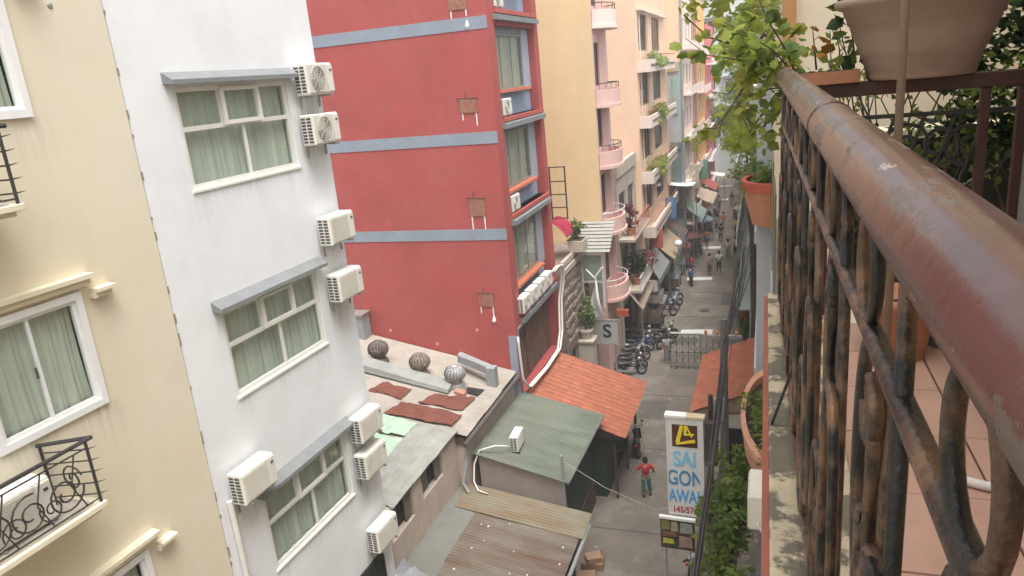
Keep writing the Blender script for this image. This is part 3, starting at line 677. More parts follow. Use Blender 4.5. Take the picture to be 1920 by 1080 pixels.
# grey ridge slab
MB().hexa([(-16.5, 21.75, rz_(-16.5, .05)), (-10.7, 21.85, rz_(-10.7, .05)), (-10.75, 22.6, rz_(-10.75, .05)), (-16.5, 22.45, rz_(-16.5, .05))],
          [(-16.5, 21.8, rz_(-16.5, .42)), (-10.7, 21.9, rz_(-10.7, .2)), (-10.75, 22.55, rz_(-10.75, .26)), (-16.5, 22.4, rz_(-16.5, .42))]).build('ridge_slab', M('slab_grey', (.30, .31, .29), .85, .12, 2, .15, 40, (.13, .14, .11), .4, 0, 1.2), wh, bevel=.03)
def sheet_patch(name, mat, pts, off, seed, th=.02, label=None):
    rnd = random.Random(seed); a, b, c, d = [Vector((x, y, rz_(x, off))) for x, y in pts]
    nz = [[rnd.uniform(-.03, .03) for _ in range(9)] for _ in range(9)]
    def fn(u, v):
        p = (a.lerp(b, u)).lerp(d.lerp(c, u), v)
        return p + Vector((0, .06 * math.sin(u * 7 + seed) * (1 if v > .5 else -1) * .6, .012 * math.sin(u * 60) + nz[int(u * 8)][int(v * 8)]))
    o = MB().thick_grid(fn, 16, 8, (0, 0, -th)).build(name, mat, wh)
    if label: o['label'] = label
sheet_patch('patch_sheet', redrust_sheet, [(-13.2, 20.7), (-11.95, 20.7), (-11.95, 21.5), (-13.0, 21.5)], .06, 1, label='rusty red roof sheet')
sheet_patch('patch_sheet', redrust_sheet, [(-11.35, 20.75), (-9.85, 21.05), (-9.75, 22.1), (-11.1, 21.6)], .07, 2, label='rusty red roof sheet')
sheet_patch('patch_sheet', redrust_sheet, [(-12.0, 19.5), (-9.75, 19.9), (-9.7, 20.7), (-11.8, 20.5)], .10, 3, label='rusty red roof sheet')
sheet_patch('patch_sheet', mint_sheet, [(-12.4, 18.3), (-10.8, 18.55), (-10.75, 19.5), (-12.3, 19.4)], .10, 4, label='pale mint roof sheet')
sheet_patch('patch_sheet', mint_sheet, [(-12.4, 16.7), (-10.7, 16.9), (-10.8, 18.5), (-12.3, 18.2)], .05, 5, label='pale mint roof sheet')
sheet_patch('patch_sheet', grey_sheet, [(-10.75, 15.2), (-9.5, 15.2), (-9.45, 19.7), (-10.75, 19.5)], .10, 6, label='grey lichen-stained roof sheet')
# shed side wall with two openings facing the alley
wl_ = thing('shed_wall', 'pinkish plastered shed wall with two dark window openings above the rusty roof', 'wall', (-9.6, 0, 0))
H = [(15.1, 16.5, 4.5, 5.45), (17.1, 18.6, 4.62, 5.42)]
facade(MB(), 14.0, 19.72, 3.3, 5.55, [(a, b, c, min(d, 5.5)) for a, b, c, d in H], .25, .24, True).build('wall', shanty_wall, wl_)
for a, b, c, d in H:
    d = min(d, 5.5)
    s = MB().box(-.24, -.22, a, b, c, d).build('window', dark_m, wl_)
    MB().box(-.2, -.16, a + .1, a + (b - a) * .45, c + .02, d - .02).build('shutter_leaf', M('grey_shutter', (.12, .12, .11), .8, .2, 3), s)
    MB().box(-.12, -.08, b - (b - a) * .3, b - .02, c + .02, d - .02).build('shutter_leaf', M('olive_shutter', (.17, .15, .11), .8, .2, 3), s)
# roof ventilators
for (x, y, mt, lab) in ((-13.94, 22.95, M('vent_dark', (.13, .105, .095), .6, .15, 6, .05, 40), 'dark brown ball ventilator, leftmost on the pale shed roof'), (-12.17, 22.8, M('vent_brown', (.20, .165, .13), .6, .15, 6, .05, 40), 'brown ball ventilator, middle of three on the pale shed roof'), (-10.7, 22.62, M('vent_grey', (.36, .355, .35), .45, .1, 6, .02, 40, metal=.3), 'pale grey ball ventilator beside the square duct on the shed roof')):
    z = rz_(x)
    t = thing('roof_ventilator', lab, 'roof vent', (x, y, z), 0, 'turbine ventilators on the shed roof')
    MB().lathe([(.36, -.08), (.3, .12), (.24, .16), (.24, .26)], 20).build('base_collar', mt, t, smooth=False)
    for k in range(18):
        a = k * 2 * math.pi / 18; s = MB()
        def fn(u, v, a=a):
            th = -1.05 + 2.35 * u; rr = .39 * math.cos(th); ph = a + .27 * v + .25 * u
            return (rr * math.cos(ph) * (1 + .05 * v), rr * math.sin(ph) * (1 + .05 * v), .52 + .34 * math.sin(th))
        if k == 0: vane = s.thick_grid(fn, 7, 2, (0, 0, .004)).build('vane', mt, t, smooth=True)
        else: share(vane, t, (0, 0, 0), (0, 0, a))
    MB().lathe([(.15, .83), (.1, .875), (0, .885)], 16).build('cap', mt, t)
t = thing('roof_duct', 'grey square ventilation duct bent down onto the pale shed roof', 'duct')
MB().hexa([(-11.1, 23.85, rz_(-11.1, .35)), (-11.1, 24.2, rz_(-11.1, .35)), (-11.1, 24.2, rz_(-11.1, .65)), (-11.1, 23.85, rz_(-11.1, .65))], [(-9.6, 23.3, 5.95), (-9.6, 23.62, 5.95), (-9.6, 23.62, 6.25), (-9.6, 23.3, 6.25)]).build('duct', pipe_grey, t)
MB().box(-9.75, -9.4, 23.25, 23.6, 5.45, 6.27).build('elbow', pipe_grey, t, bevel=.02)
t = thing('roof_chimney_box', 'grey metal box standing against the red wall at the left of the shed roof', 'box', (-15.75, 24.6, 6.8))
MB().box(-.45, .45, -.3, .3, 0, 1.0).build('box_body', pipe_grey, t, bevel=.02); MB().box(-.5, .5, -.35, .35, 1.0, 1.08).build('lid', steel_m, t); MB().box(-.35, .1, -.304, -.296, .6, .9).build('vent_opening', dark_m, t)
t = thing('hole_patch', 'dark gap of broken sheets beside the pale ball ventilator', 'debris', (-10.05, 22.6, rz_(-10.05, .03)))
MB().hexa([(-.35, -.25, 0), (.3, -.3, -.06), (.35, .25, -.08), (-.3, .2, 0)], [(-.33, -.22, .05), (.27, -.27, -.01), (.33, .22, -.03), (-.28, .18, .05)]).build('tar_sheet', dark_m, t)
MB().hexa([(-.5, -.55, .05), (-.1, -.6, -.0), (-.1, -.35, 0), (-.5, -.3, .05)], [(-.5, -.55, .2), (-.1, -.6, .12), (-.1, -.35, .15), (-.5, -.3, .22)]).build('brick_block', M('block', (.42, .2, .14), .9, .2, 5), t)

# green-roofed house
gh = thing('green_roofed_house', 'low house with a faded green corrugated roof and dark green alley wall', 'house')
O = Vector((-9.2, 20.05, 4.58)); 
corrugated(gh, 'roof_sheet', green_sheet, O, (3.25, -.12, -.72), (.08, 5.1, -.1), 1.7, .17, .024, .01, seed=3, nu=1)
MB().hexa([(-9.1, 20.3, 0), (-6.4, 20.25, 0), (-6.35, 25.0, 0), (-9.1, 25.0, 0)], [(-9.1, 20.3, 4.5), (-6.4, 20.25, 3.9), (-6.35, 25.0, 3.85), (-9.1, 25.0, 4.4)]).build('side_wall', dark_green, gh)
MB().hexa([(-9.05, 20.2, 3.2), (-6.1, 20.12, 2.7), (-6.1, 20.24, 2.7), (-9.05, 20.28, 3.2)], [(-9.05, 20.2, 4.5), (-6.1, 20.12, 3.86), (-6.1, 20.24, 3.86), (-9.05, 20.28, 4.5)]).build('end_wall', mauve_wall, gh)
MB().box(-6.16, -6.08, 20.02, 20.1, 2.5, 4.75).build('corner_post', pipe_grey, gh)
MB().tube([(-5.93, 19.95, 3.84), (-5.83, 25.1, 3.72)], .05, 8).build('eave_gutter', M('eave_gutter', (.16, .17, .15), .7, .2, 4), gh)
MB().tube([(-5.7, 20.1, 4.1), (-5.7, 20.12, 3.4)], .012, 5).build('aerial_stub', iron_m, gh)
MB().box(-6.36, -6.30, 20.4, 24.9, 0, 1.0).build('plinth', M('plinth_brown', (.09, .055, .045), .9, .25, 2), gh)
o = place_ac(ac_blank_proto, 'air conditioner sitting alone on the faded green roof', None, R(4), (-8.15, 21.1, 4.36), .95)
hp = thing('white_hose', 'white hose running from the roof-top air conditioner down onto the rusty roof', 'hose')
MB().tube([(-8.1, 20.65, 4.6), (-8.5, 20.4, 4.72), (-9.0, 20.2, 4.62), (-9.15, 20.0, 4.2), (-9.1, 19.7, 3.75), (-8.85, 19.4, 3.6), (-8.5, 19.35, 3.55)], .03, 8).build('hose', pipe_white, hp, smooth=True)
# rusty corrugated roof nearest the viewer
rr = thing('rusty_roofed_house', 'low house under the rust-streaked grey corrugated roof, nearest the viewer', 'house')
rzz = lambda x: 2.95 + (.60 / 4.5) * (-5.15 - x)
corrugated(rr, 'roof_sheet', rust_sheet, (-8.6, 11.0, rzz(-8.6)), (3.35, -.25, rzz(-5.25) - rzz(-8.6)), (.0, 7.55, 0), 2.5, .13, .026, .02, seed=5, nu=1)
corrugated(rr, 'roof_sheet', M('lichen_rust_sheet', (.25, .23, .17), .85, .15, 2, .12, 50, (.15, .12, .075), .5, 0, 1.0, c2=(.22, .14, .08), c2amt=.4, c2scale=.8, c2str=(.5, 2.4, 1)), (-9.35, 18.5, rzz(-9.35) + .04), (4.22, -.15, rzz(-5.15) - rzz(-9.35)), (0, 1.2, .08), 1.2, .13, .026, .02, seed=6, nu=1)
MB().hexa([(-10.0, 11, 3.5), (-8.35, 11, rzz(-8.35) - .05), (-8.45, 18.6, rzz(-8.45) - .05), (-9.55, 19.6, 3.52)], [(-10.0, 11, 3.56), (-8.35, 11, rzz(-8.35) - .02), (-8.45, 18.6, rzz(-8.45) - .02), (-9.55, 19.6, 3.58)]).build('valley_sheet', flat_sheet, rr)
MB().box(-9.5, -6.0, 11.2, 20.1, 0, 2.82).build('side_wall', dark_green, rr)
MB().tube([(-5.22, 10.8, 2.86), (-5.12, 19.2, 2.9)], .06, 8).build('eave_gutter', pipe_grey, rr)
MB().box(-5.98, -5.92, 11.3, 20.0, 0, .9).build('plinth', M('plinth_brown', (.09, .055, .045), .9, .25, 2), rr)
rnd = random.Random(21)
s = MB()
for k in range(26):
    x = rnd.uniform(-8.6, -5.5); y = rnd.uniform(13.5, 18.3); q = rnd.uniform(.015, .04)
    s.lathe([(q, 0), (q * .9, .012), (0, .016)], 6, (x, y, rzz(x) + .018))
stuff(s.build('fallen_petal', M('petal_white', (.75, .70, .62), .8, .1, 5), rr))

# terracotta tile canopies, each tile laid singly
def tile_mesh():
    s = MB()
    def fn(u, v): # barrel wave across, step at the lower end
        return (u * .44, v * .36, .045 * math.sin(v * math.pi) + .012 * math.sin(v * 2 * math.pi) + .028 * u)
    s.thick_grid(fn, 1, 5, (0, 0, -.018)); return s
def tiled(parent, O, U, W, nu, nv, seed, skip=lambda i, j: False):
    O, U, W = Vector(O), Vector(U), Vector(W); un, wn = U.normalized(), W.normalized(); N = un.cross(wn).normalized()
    wn2 = N.cross(un)
    mat3 = Matrix((un, wn2, N)).transposed()
    proto = None; rnd = random.Random(seed); sx = U.length / nu / .40; sy = W.length / nv / .35
    for i in range(nu):
        for j in range(nv):
            if skip(i, j): continue
            p = O + U * (i / nu) + W * (j / nv) + N * rnd.uniform(-.004, .004)
            e = (mat3 @ Euler((rnd.uniform(-.02, .02), rnd.uniform(-.03, .03), rnd.uniform(-.015, .015))).to_matrix()).to_euler()
            if proto is None:
                proto = tile_mesh().build('tile', tile_m, parent); o = proto
                o.location = p; o.rotation_euler = e; o.scale = (sx, sy, 1)
            else: o = share(proto, parent, p, e, (sx, sy, 1))
tl = thing('tiled_canopy', 'orange terracotta tile canopy in front of the red building, left of the alley', 'canopy', (0, 0, 0), 0, 'orange tile canopies')
tiled(tl, (-9.0, 24.95, 4.2), (3.98, -.05, -1.30), (.05, 5.25, 0), 10, 15, 1)
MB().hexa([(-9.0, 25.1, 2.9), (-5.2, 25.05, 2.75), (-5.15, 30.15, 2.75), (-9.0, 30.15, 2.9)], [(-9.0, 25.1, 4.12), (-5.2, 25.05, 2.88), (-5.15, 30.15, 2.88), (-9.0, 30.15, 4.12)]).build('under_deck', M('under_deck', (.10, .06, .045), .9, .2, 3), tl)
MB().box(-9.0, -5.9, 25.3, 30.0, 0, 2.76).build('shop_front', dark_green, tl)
for y in (25.3, 27.6, 29.9): MB().box(-5.55, -5.45, y - .05, y + .05, 0, 2.76).build('post', M('post_brown', (.10, .05, .04), .8, .2, 3), tl)
t2 = thing('tiled_canopy', 'orange terracotta tile canopy at the right of the alley, crossed by the cable bundle', 'canopy', (0, 0, 0), 0, 'orange tile canopies')
tiled(t2, (-.42, 33.9, 3.75), (-2.35, -.3, -.85), (-.05, -6.1, 0), 7, 16, 2)
MB().hexa([(-.4, 27.9, 2.9), (-2.7, 27.6, 2.72), (-2.65, 33.4, 2.72), (-.4, 33.8, 2.9)], [(-.4, 27.9, 3.68), (-2.7, 27.6, 2.86), (-2.65, 33.4, 2.86), (-.4, 33.8, 3.68)]).build('under_deck', M('under_deck2', (.30, .22, .15), .9, .2, 3), t2)
s = facade(MB(), 27.9, 33.6, 0, 2.72, [(29, 30.5, 0, 2.2), (31.2, 32.6, .9, 2.1)], 1.5, .15); o = s.build('shop_front', beige_wall, t2); o.location.x = -.35; o.rotation_euler.z = R(180); o.location.y = 61.5
MB().box(-1.95, -.4, 27.86, 27.9, 0, 2.7).build('end_wall', beige_wall, t2)
MB().box(-1.55, -.75, 27.8, 27.858, 0, 2.1).build('doorway', dark_m, t2)

# ================================================================ LEFT ROW BEYOND THE RED BUILDING
def side_building(name, label, X, Y0, Y1, H_, mat, holes, parts=None, depth=8):
    b = thing(name, label, 'building', (X, 0, 0))
    facade(MB(), Y0, Y1, 0, H_, holes, depth, .25).build('wall', mat, b)
    return b
# narrow terrace house with trellis front
th = side_building('terrace_house', 'low narrow house with a mottled stone front and roof terrace beside the red building', -8.75, 31.15, 36.0, 8.0, trellis_m, [(31.7, 33.0, 1.0, 3.6), (33.6, 35.2, .3, 3.4)])
window(th, 31.72, 32.98, 1.02, 3.58, -.1, .06, [(32.35, 1.1, 3.5)], [], steel_m, dark_glass)
window(th, 33.62, 35.18, .32, 3.38, -.1, .06, [(34.4, .4, 3.3)], [2.6], M('greenish_frame', (.34, .40, .34), .7, .1, 4), dark_glass)
MB().box(-.25, .12, 31.2, 35.9, 7.55, 7.8).box(-.1, .06, 31.2, 35.9, 7.9, 8.15).build('parapet_cap', beige_wall, th)
rnd = random.Random(31)
st = None
for k in range(70):
    s_ = rnd.uniform(.8, 1.25)
    if st is None:
        st = MB().hexa([(-.02, 0, 0), (-.02, .42, .03), (-.02, .45, .3), (-.02, .02, .27)], [(.07, .05, .05), (.06, .38, .06), (.07, .38, .25), (.06, .06, .23)]).build('stone', trellis_m, th)
        st.location = (0, 31.4, 4.0)
    else: share(st, th, (0, 31.2 + (k % 10) * .47 + rnd.uniform(-.06, .06), 4.0 + (k // 10) * .5 + rnd.uniform(-.06, .06)), (rnd.uniform(-.3, .3), 0, 0), (s_, s_, s_))
ld = thing('pergola', 'dark metal pergola frame on the terrace beside the red building', 'frame', (-9.05, 32.2, 9.95))
for x in (-.3, .42): MB().box(x, x + .055, -.03, .03, 0, 2.45).build('upright', iron_m, ld)
for z in (.05, .55, 1.15, 1.75, 2.4): MB().box(-.3, .45, -.025, .025, z, z + .045).build('crossbar', iron_m, ld)
aw = thing('crimson_awning', 'crimson canvas awning under the dark pergola frame', 'awning', (-8.9, 32.3, 9.0))
MB().thick_grid(lambda u, v: (-.6 + .85 * u, -.3 + 1.6 * v, .85 - .7 * u * u + .03 * math.sin(v * 9)), 8, 8, (0, 0, -.02)).build('canvas', crimson_canvas, aw)
MB().tube([(.24, -.3, .14), (.24, 1.3, .14)], .02, 6).build('front_bar', iron_m, aw)

def leaf_cloud(s, c, rad, n, size, seed, hang=0.0, hollow=.35):
    rnd = random.Random(seed)
    cl = [(rnd.gauss(0, .42), rnd.gauss(0, .42), rnd.gauss(0, .42)) for _ in range(max(4, n // 45))]
    for _ in range(n):
        k = rnd.choice(cl)
        p = Vector((c[0] + rad[0] * (k[0] + rnd.gauss(0, .17)), c[1] + rad[1] * (k[1] + rnd.gauss(0, .17)), c[2] + rad[2] * (k[2] + rnd.gauss(0, .17))))
        d = Vector((rnd.gauss(0, 1), rnd.gauss(0, 1), rnd.gauss(0, .6) - hang)).normalized()
        w = d.cross(Vector((rnd.gauss(0, 1), rnd.gauss(0, 1), rnd.gauss(0, 1)))).normalized(); nn = d.cross(w)
        l = size * rnd.uniform(.6, 1.3); b = l * .28
        s.add([p, p + d * l * .45 + w * b + nn * l * .08, p + d * l, p + d * l * .45 - w * b + nn * l * .08], [(0, 1, 2), (0, 2, 3)])
def plant(name, label, loc, rad, n, size, mat, seed, cat='plant', group=None, pot=None, stem=True, hang=0.0):
    t = thing(name, label, cat, loc, 0, group)
    z0 = 0
    if pot:
        r_, h_, pm = pot
        MB().lathe([(r_ * .7, 0), (r_ * .95, h_ * .8), (r_ * 1.08, h_ * .82), (r_ * 1.08, h_), (r_ * .92, h_), (r_ * .9, h_ * .88), (0, h_ * .88)], 18).build('pot', pm, t); z0 = h_ * .88
    if stem:
        s = MB(); rnd = random.Random(seed)
        for k in range(6):
            a = rnd.uniform(0, 6.28); q = rnd.uniform(.3, .8)
            s.tube([(0, 0, z0), (rad[0] * .4 * math.cos(a) * q, rad[1] * .4 * math.sin(a) * q, z0 + rad[2] * .6), (rad[0] * math.cos(a) * q, rad[1] * math.sin(a) * q, z0 + rad[2] * 1.3)], [.02 * rad[2] + .005, .012 * rad[2] + .004, .004], 5)
        s.build('stem', vine_m, t)
    s = MB(); leaf_cloud(s, (0, 0, z0 + rad[2] * .95), rad, n, size, seed, hang)
    s.build('foliage', mat, t, recalc=False)
    return t
def tree(name, label, loc, h, clumps, size, mat, seed, group=None, n=900):
    t = thing(name, label, 'tree', loc, 0, group or 'trees along the alley'); rnd = random.Random(seed)
    s = MB(); s.tube([(0, 0, 0), (.05, .04, h * .3), (-.06, .02, h * .6), (.02, .05, h * .8)], [.02 * h, .016 * h, .012 * h, .008 * h], 8); s.build('trunk', bark_m, t, smooth=True)
    s = MB()
    for c, r_ in clumps: s.tube([(0, 0, h * .55), (c[0] * .5, c[1] * .5, (h * .6 + c[2]) / 2), c], [.009 * h, .006 * h, .003 * h], 5)
    s.build('branch', bark_m, t)
    s = MB()
    for i, (c, r_) in enumerate(clumps): leaf_cloud(s, c, r_, n, size, seed * 10 + i)
    s.build('crown', mat, t, recalc=False)
    return t
pl_ = thing('terrace_planter', 'white box planter with green plants on the terrace parapet', 'planter', (-8.55, 33.6, 8.15))
MB().box(-.35, .35, -.5, .5, 0, .55).build('box', beige_wall, pl_, bevel=.02); MB().box(-.3, .3, -.45, .45, .5, .56).build('soil', soil_m, pl_)
s = MB(); leaf_cloud(s, (0, 0, .95), (.4, .5, .5), 420, .16, 5); s.build('foliage', leaf_m, pl_, recalc=False)
# white-posted porch with grey slatted awning
po = thing('porch', 'white-posted porch under a grey slatted awning beside the pink balconies', 'porch', (-8.3, 34.6, 0))
for x in (-.45, .62): MB().box(x, x + .12, -.06, .06, 4.9, 7.8).build('post', M('porch_white', (.60, .60, .55), .7, .08, 3, 0, 50, GRIME, .2, .2), po)
MB().box(-.45, .74, -.05, .05, 7.65, 7.8).build('beam', M('porch_white', (.6, .6, .55)), po); MB().box(-.33, .62, -.03, .03, 6.2, 6.3).build('beam', M('porch_white', (.6, .6, .55)), po)
MB().box(-.33, .62, -.02, .0, 6.35, 7.6).build('panel', M('porch_green', (.26, .32, .27), .7, .1, 3, 0, 50, GRIME, .2, .1), po)
MB().box(.3, .34, .3, 1.8, 5.0, 6.4).build('side_panel', M('porch_green', (.26, .32, .27)), po)
sl = None
for k in range(9):
    p_ = (-.62 + .0 * k, -.35 + .20 * k, 7.85 + .135 * k)
    if sl is None: sl = MB().box(0, 1.75, 0, .19, 0, .03).build('awning_slat', M('slat_grey', (.33, .33, .30), .8, .1, 3, .05, 50, GRIME, .2, 0), po); sl.location = p_; sl.rotation_euler = (R(30), 0, 0)
    else: share(sl, po, p_, (R(30), 0, 0))
sg = thing('letter_sign', 'square grey signboard lettered with a black S beside the parked motorbikes', 'sign', (-8.35, 35.0, 2.75))
MB().box(0, 1.25, -.06, .06, 0, 1.3).build('board', M('board_grey', (.42, .41, .39), .7, .06, 3, 0, 50, GRIME, .2, .2), sg, bevel=.015)
MB().box(-.04, 1.29, -.07, .07, 1.3, 1.36).box(1.25, 1.31, -.07, .07, -.05, 1.3).build('frame', steel_m, sg)
MB().box(.1, .2, -.05, .05, -2.75, 0).build('leg', steel_m, sg); MB().box(1.02, 1.12, -.05, .05, -2.75, 0).build('leg', steel_m, sg)
def text(parent, body, size, loc, rot, mat, name='lettering', ext=.006, align='CENTER', sx=1.0, bold=0.0):
    c = bpy.data.curves.new(name, 'FONT'); c.body = body; c.size = size; c.extrude = ext; c.align_x = align; c.align_y = 'CENTER'; c.offset = bold
    tmp = bpy.data.objects.new('tmp_text', c); col.objects.link(tmp)
    dg = bpy.context.evaluated_depsgraph_get(); me = bpy.data.meshes.new_from_object(tmp.evaluated_get(dg))
    bpy.data.objects.remove(tmp); bpy.data.curves.remove(c)
    me.materials.clear(); me.materials.append(mat)
    o = bpy.data.objects.new(name, me); col.objects.link(o); o.parent = parent; o.location = loc; o.rotation_euler = rot; o.scale = (sx, 1, 1)
    return o
text(sg, 'S', 1.0, (.68, -.066, .72), (R(90), 0, 0), M('letter_black', (.02, .022, .025), .6, .1, 5), sx=1.0, bold=.02)
sa = thing('white_sail', 'white triangular sail cloth hanging beside the letter sign', 'sail', (-8.42, 34.25, 4.6))
MB().thick_grid(lambda u, v: (.85 * (u * (1 - v) + .5 * v) - .05 * math.sin(v * 5), .12 * math.sin(u * 4 + v * 3), 2.0 * v - .25 * (1 - v) * (1 - u)), 8, 10, (0, .015, 0)).build('cloth', white_canvas, sa)
MB().tube([(.0, .02, 2.4), (.42, .02, 1.95), (.85, .02, 2.5)], .05, 6).build('strap', white_canvas, sa)
plant('porch_shrub', 'green shrub in a pale pot between the stone front and the letter sign', (-8.45, 33.6, 3.6), (.6, .6, .7), 500, .18, leaf_m, 8, pot=(.35, .5, beige_wall))
bl = thing('stone_pedestal', 'pale pedestal carrying the shrub beside the letter sign', 'pedestal', (-8.45, 33.6, 0)); MB().box(-.4, .4, -.4, .4, 0, 3.5).build('shaft', beige_wall, bl, bevel=.02); MB().box(-.48, .48, -.48, .48, 3.5, 3.6).build('cap', beige_wall, bl)
rs = thing('red_sign', 'small red hanging signboard above the letter sign', 'sign', (-7.3, 36.3, 3.85)); MB().box(-.1, .55, -.08, .08, 0, .38).build('board', terra_rim, rs, bevel=.01); MB().tube([(-.6, 0, .3), (-.1, 0, .3)], .02, 6).build('arm', iron_m, rs)

# apricot / pink building with curved balconies
pk = thing('pink_building', 'tall apricot side wall and pink front with curved stacked balconies', 'building', (-7.85, 0, 0))
PB = [18.45, 14.75, 11.75, 8.35, 4.75]
ph = [(36.35, 37.55, z + .9, z + 2.95) for z in PB]
facade(MB(), 36.02, 39.6, 0, 23, ph, 9, .3).build('wall', pink_wall, pk)
MB().box(-9, -.003, 35.98, 36.018, 7.5, 23).build('side_wall', orange_wall, pk)
for i, (a, b, c, d) in enumerate(ph):
    window(pk, a + .005, b - .005, c + .005, d - .005, -.08, .06, [(a + .6, c + .06, d - .06)], [], M('brown_frame', (.20, .14, .11), .7, .1, 4), dark_glass)
for i, z in enumerate(PB):
    wall_m = pale_pink if i == 0 else pink_wall
    def curve(r_, w_):   # half ellipse in plan
        return [(.02 + r_ * math.sin(q), 37.75 - w_ * math.cos(q)) for q in [math.pi * k / 16 for k in range(17)]]
    s = MB(); out = curve(.85, 1.5); inn = curve(.72, 1.36)
    for k in range(16):
        (x0, ya), (x1, yb) = out[k], out[k + 1]; (x2, yc), (x3, yd) = inn[k], inn[k + 1]
        s.hexa([(x0, ya, z), (x1, yb, z), (x3, yd, z), (x2, yc, z)], [(x0, ya, z + .72), (x1, yb, z + .72), (x3, yd, z + .72), (x2, yc, z + .72)])
    bo = s.build('balcony', wall_m, pk)
    s = MB(); s.hexa([(x, y, z - .14) for x, y in curve(.92, 1.58)], [(x, y, z + .01) for x, y in curve(.92, 1.58)]); s.build('balcony_slab', wall_m, bo)
    s = MB(); s.tube([(x, y, z + 1.02) for x, y in curve(.80, 1.44)], .022, 6)
    for x, y in curve(.80, 1.44)[1:-1:2]: s.tube([(x, y, z + .7), (x, y, z + 1.02)], .012, 5)
    s.build('balcony_rail', white_frame if i > 2 else iron_m, bo)
# terrace house with steel tanks
tb = side_building('tank_house', 'beige house with a tank terrace between the pink front and the glazed bays', -7.75, 39.65, 46.0, 10.6, beige_wall, [(40.4, 42.4, 7.6, 9.6), (43.2, 45.2, 7.6, 9.6), (40.4, 42.6, 4.4, 6.4), (43.2, 45.2, 4.4, 6.4), (40.2, 45.2, .05, 3.0)])
for a, b, c, d in [(40.4, 42.4, 7.6, 9.6), (43.2, 45.2, 7.6, 9.6), (40.4, 42.6, 4.4, 6.4), (43.2, 45.2, 4.4, 6.4), (40.2, 45.2, .05, 3.0)]:
    window(tb, a + .005, b - .005, c + .005, d - .005, -.1, .06, [((a + b) / 2, c + .06, d - .06)], [], M('brown_frame', (.2, .14, .11)), dark_glass)
MB().box(-.15, .1, 39.7, 45.95, 10.6, 11.3).build('parapet', beige_wall, tb)
MB().box(.002, .9, 39.8, 45.8, 7.0, 7.15).build('terrace_slab', beige_wall, tb); MB().box(.002, 1.1, 40.2, 45.6, 3.9, 4.05).build('terrace_slab', beige_wall, tb)
for z, x in ((7.15, .85), (4.05, 1.05)):
    s = MB(); s.tube([(x, 39.9, z + .85), (x, 45.7, z + .85)], .03, 6)
    for k in range(24): s.tube([(x, 39.95 + k * .25, z), (x, 39.95 + k * .25, z + .85)], .012, 5)
    s.build('terrace_rail', white_frame if z < 5 else terra_rim, tb)
for k, (y, lab) in enumerate(((40.6, 'nearer upright steel water tank on the beige terrace'), (42.0, 'farther upright steel water tank on the beige terrace'))):
    t = thing('water_tank', lab, 'water tank', (-8.4, y, 10.62), 0, 'steel tanks on the terrace')
    MB().lathe([(0, .25), (.45, .28), (.52, .36), (.52, .7), (.54, .72), (.52, .74), (.52, 1.1), (.54, 1.12), (.52, 1.14), (.52, 1.45), (.42, 1.58), (.16, 1.64), (.16, 1.72), (0, 1.73)], 20).build('tank_body', chrome_m, t, smooth=True)
    for a in range(4): MB().tube([(.4 * math.cos(a * 1.57), .4 * math.sin(a * 1.57), 0), (.45 * math.cos(a * 1.57), .45 * math.sin(a * 1.57), .36)], .025, 5).build('leg', steel_m, t)
plant('red_leaf_plant', 'red-leaved bush on the lower terrace of the beige house', (-7.2, 43.8, 4.05), (.7, 1.4, .8), 700, .22, M('leaf_red', (.20, .05, .055), .6, .3, 5, trans=.3), 12)
plant('terrace_bush', 'dark green potted bush on the lower terrace of the beige house', (-7.1, 41.6, 4.05), (.5, .6, .9), 600, .2, leaf_dark, 13, pot=(.3, .45, terracotta))
plant('terrace_bush', 'reddish potted bush on the upper terrace of the beige house', (-7.3, 41.0, 7.15), (.5, .6, .7), 400, .2, M('leaf_red', (.2, .05, .055)), 14, pot=(.3, .45, terracotta))
# peach building with glazed bays and planter balconies
pe = thing('peach_building', 'peach building with stacked glazed bays and pale planter balconies', 'building', (-7.4, 0, 0))
BZ = [(17.3, 19.5), (13.95, 16.0), (10.5, 12.6), (7.0, 9.0), (3.4, 5.4)]
facade(MB(), 46.05, 61, 0, 24, [(47.2, 50.6, a, b) for a, b in BZ] + [(53.0, 57.0, a, b) for a, b in BZ] + [(47, 59, .05, 2.7)], 8, .3).build('wall', peach_wall, pe)
for (a, b) in BZ:
    window(pe, 47.21, 50.59, a + .01, b - .01, -.08, .08, [(48.3, a + .08, b - .08), (49.5, a + .08, b - .08)], [], M('brown_frame', (.2, .14, .11)), dark_glass)
    window(pe, 53.01, 56.99, a + .01, b - .01, -.08, .08, [(54.3, a + .08, b - .08), (55.6, a + .08, b - .08)], [], M('brown_frame', (.2, .14, .11)), dark_glass)
    s = MB(); s.box(.0, .75, 46.4, 60, a - 1.3, a - 1.18); s.box(.62, .75, 46.4, 60, a - 1.18, a - .55); s.box(.002, .62, 46.4, 46.52, a - 1.18, a - .55)
    bo = s.build('balcony', pale_pink, pe)
    MB().tube([(.68, 46.45, a - .25), (.68, 60, a - .25)], .03, 6).build('balcony_rail', terra_rim, bo)
    MB().box(.76, .78, 47, 59.5, a - .98, a - .84).build('balcony_recess', M('recess', (.2, .15, .13), .9), bo)
    s = MB(); s.box(.05, .12, 47.2, 47.27, a - .5, b); s.box(.05, .12, 50.5, 50.6, a - .5, b); s.box(.02, .3, 46.8, 59.5, b + .1, b + .22); s.build('bay_trim', pale_pink, pe)
plant('balcony_plant', 'green plants spilling over the upper peach balcony', (-6.75, 50.5, 16.2), (.5, 2.2, .5), 700, .28, leaf_pale, 41, stem=False, group='plants on the peach balconies')
plant('balcony_plant', 'yellowish plants along the second peach balcony', (-6.75, 51.5, 12.9), (.5, 2.5, .5), 800, .28, leaf_yellow, 42, stem=False, group='plants on the peach balconies')
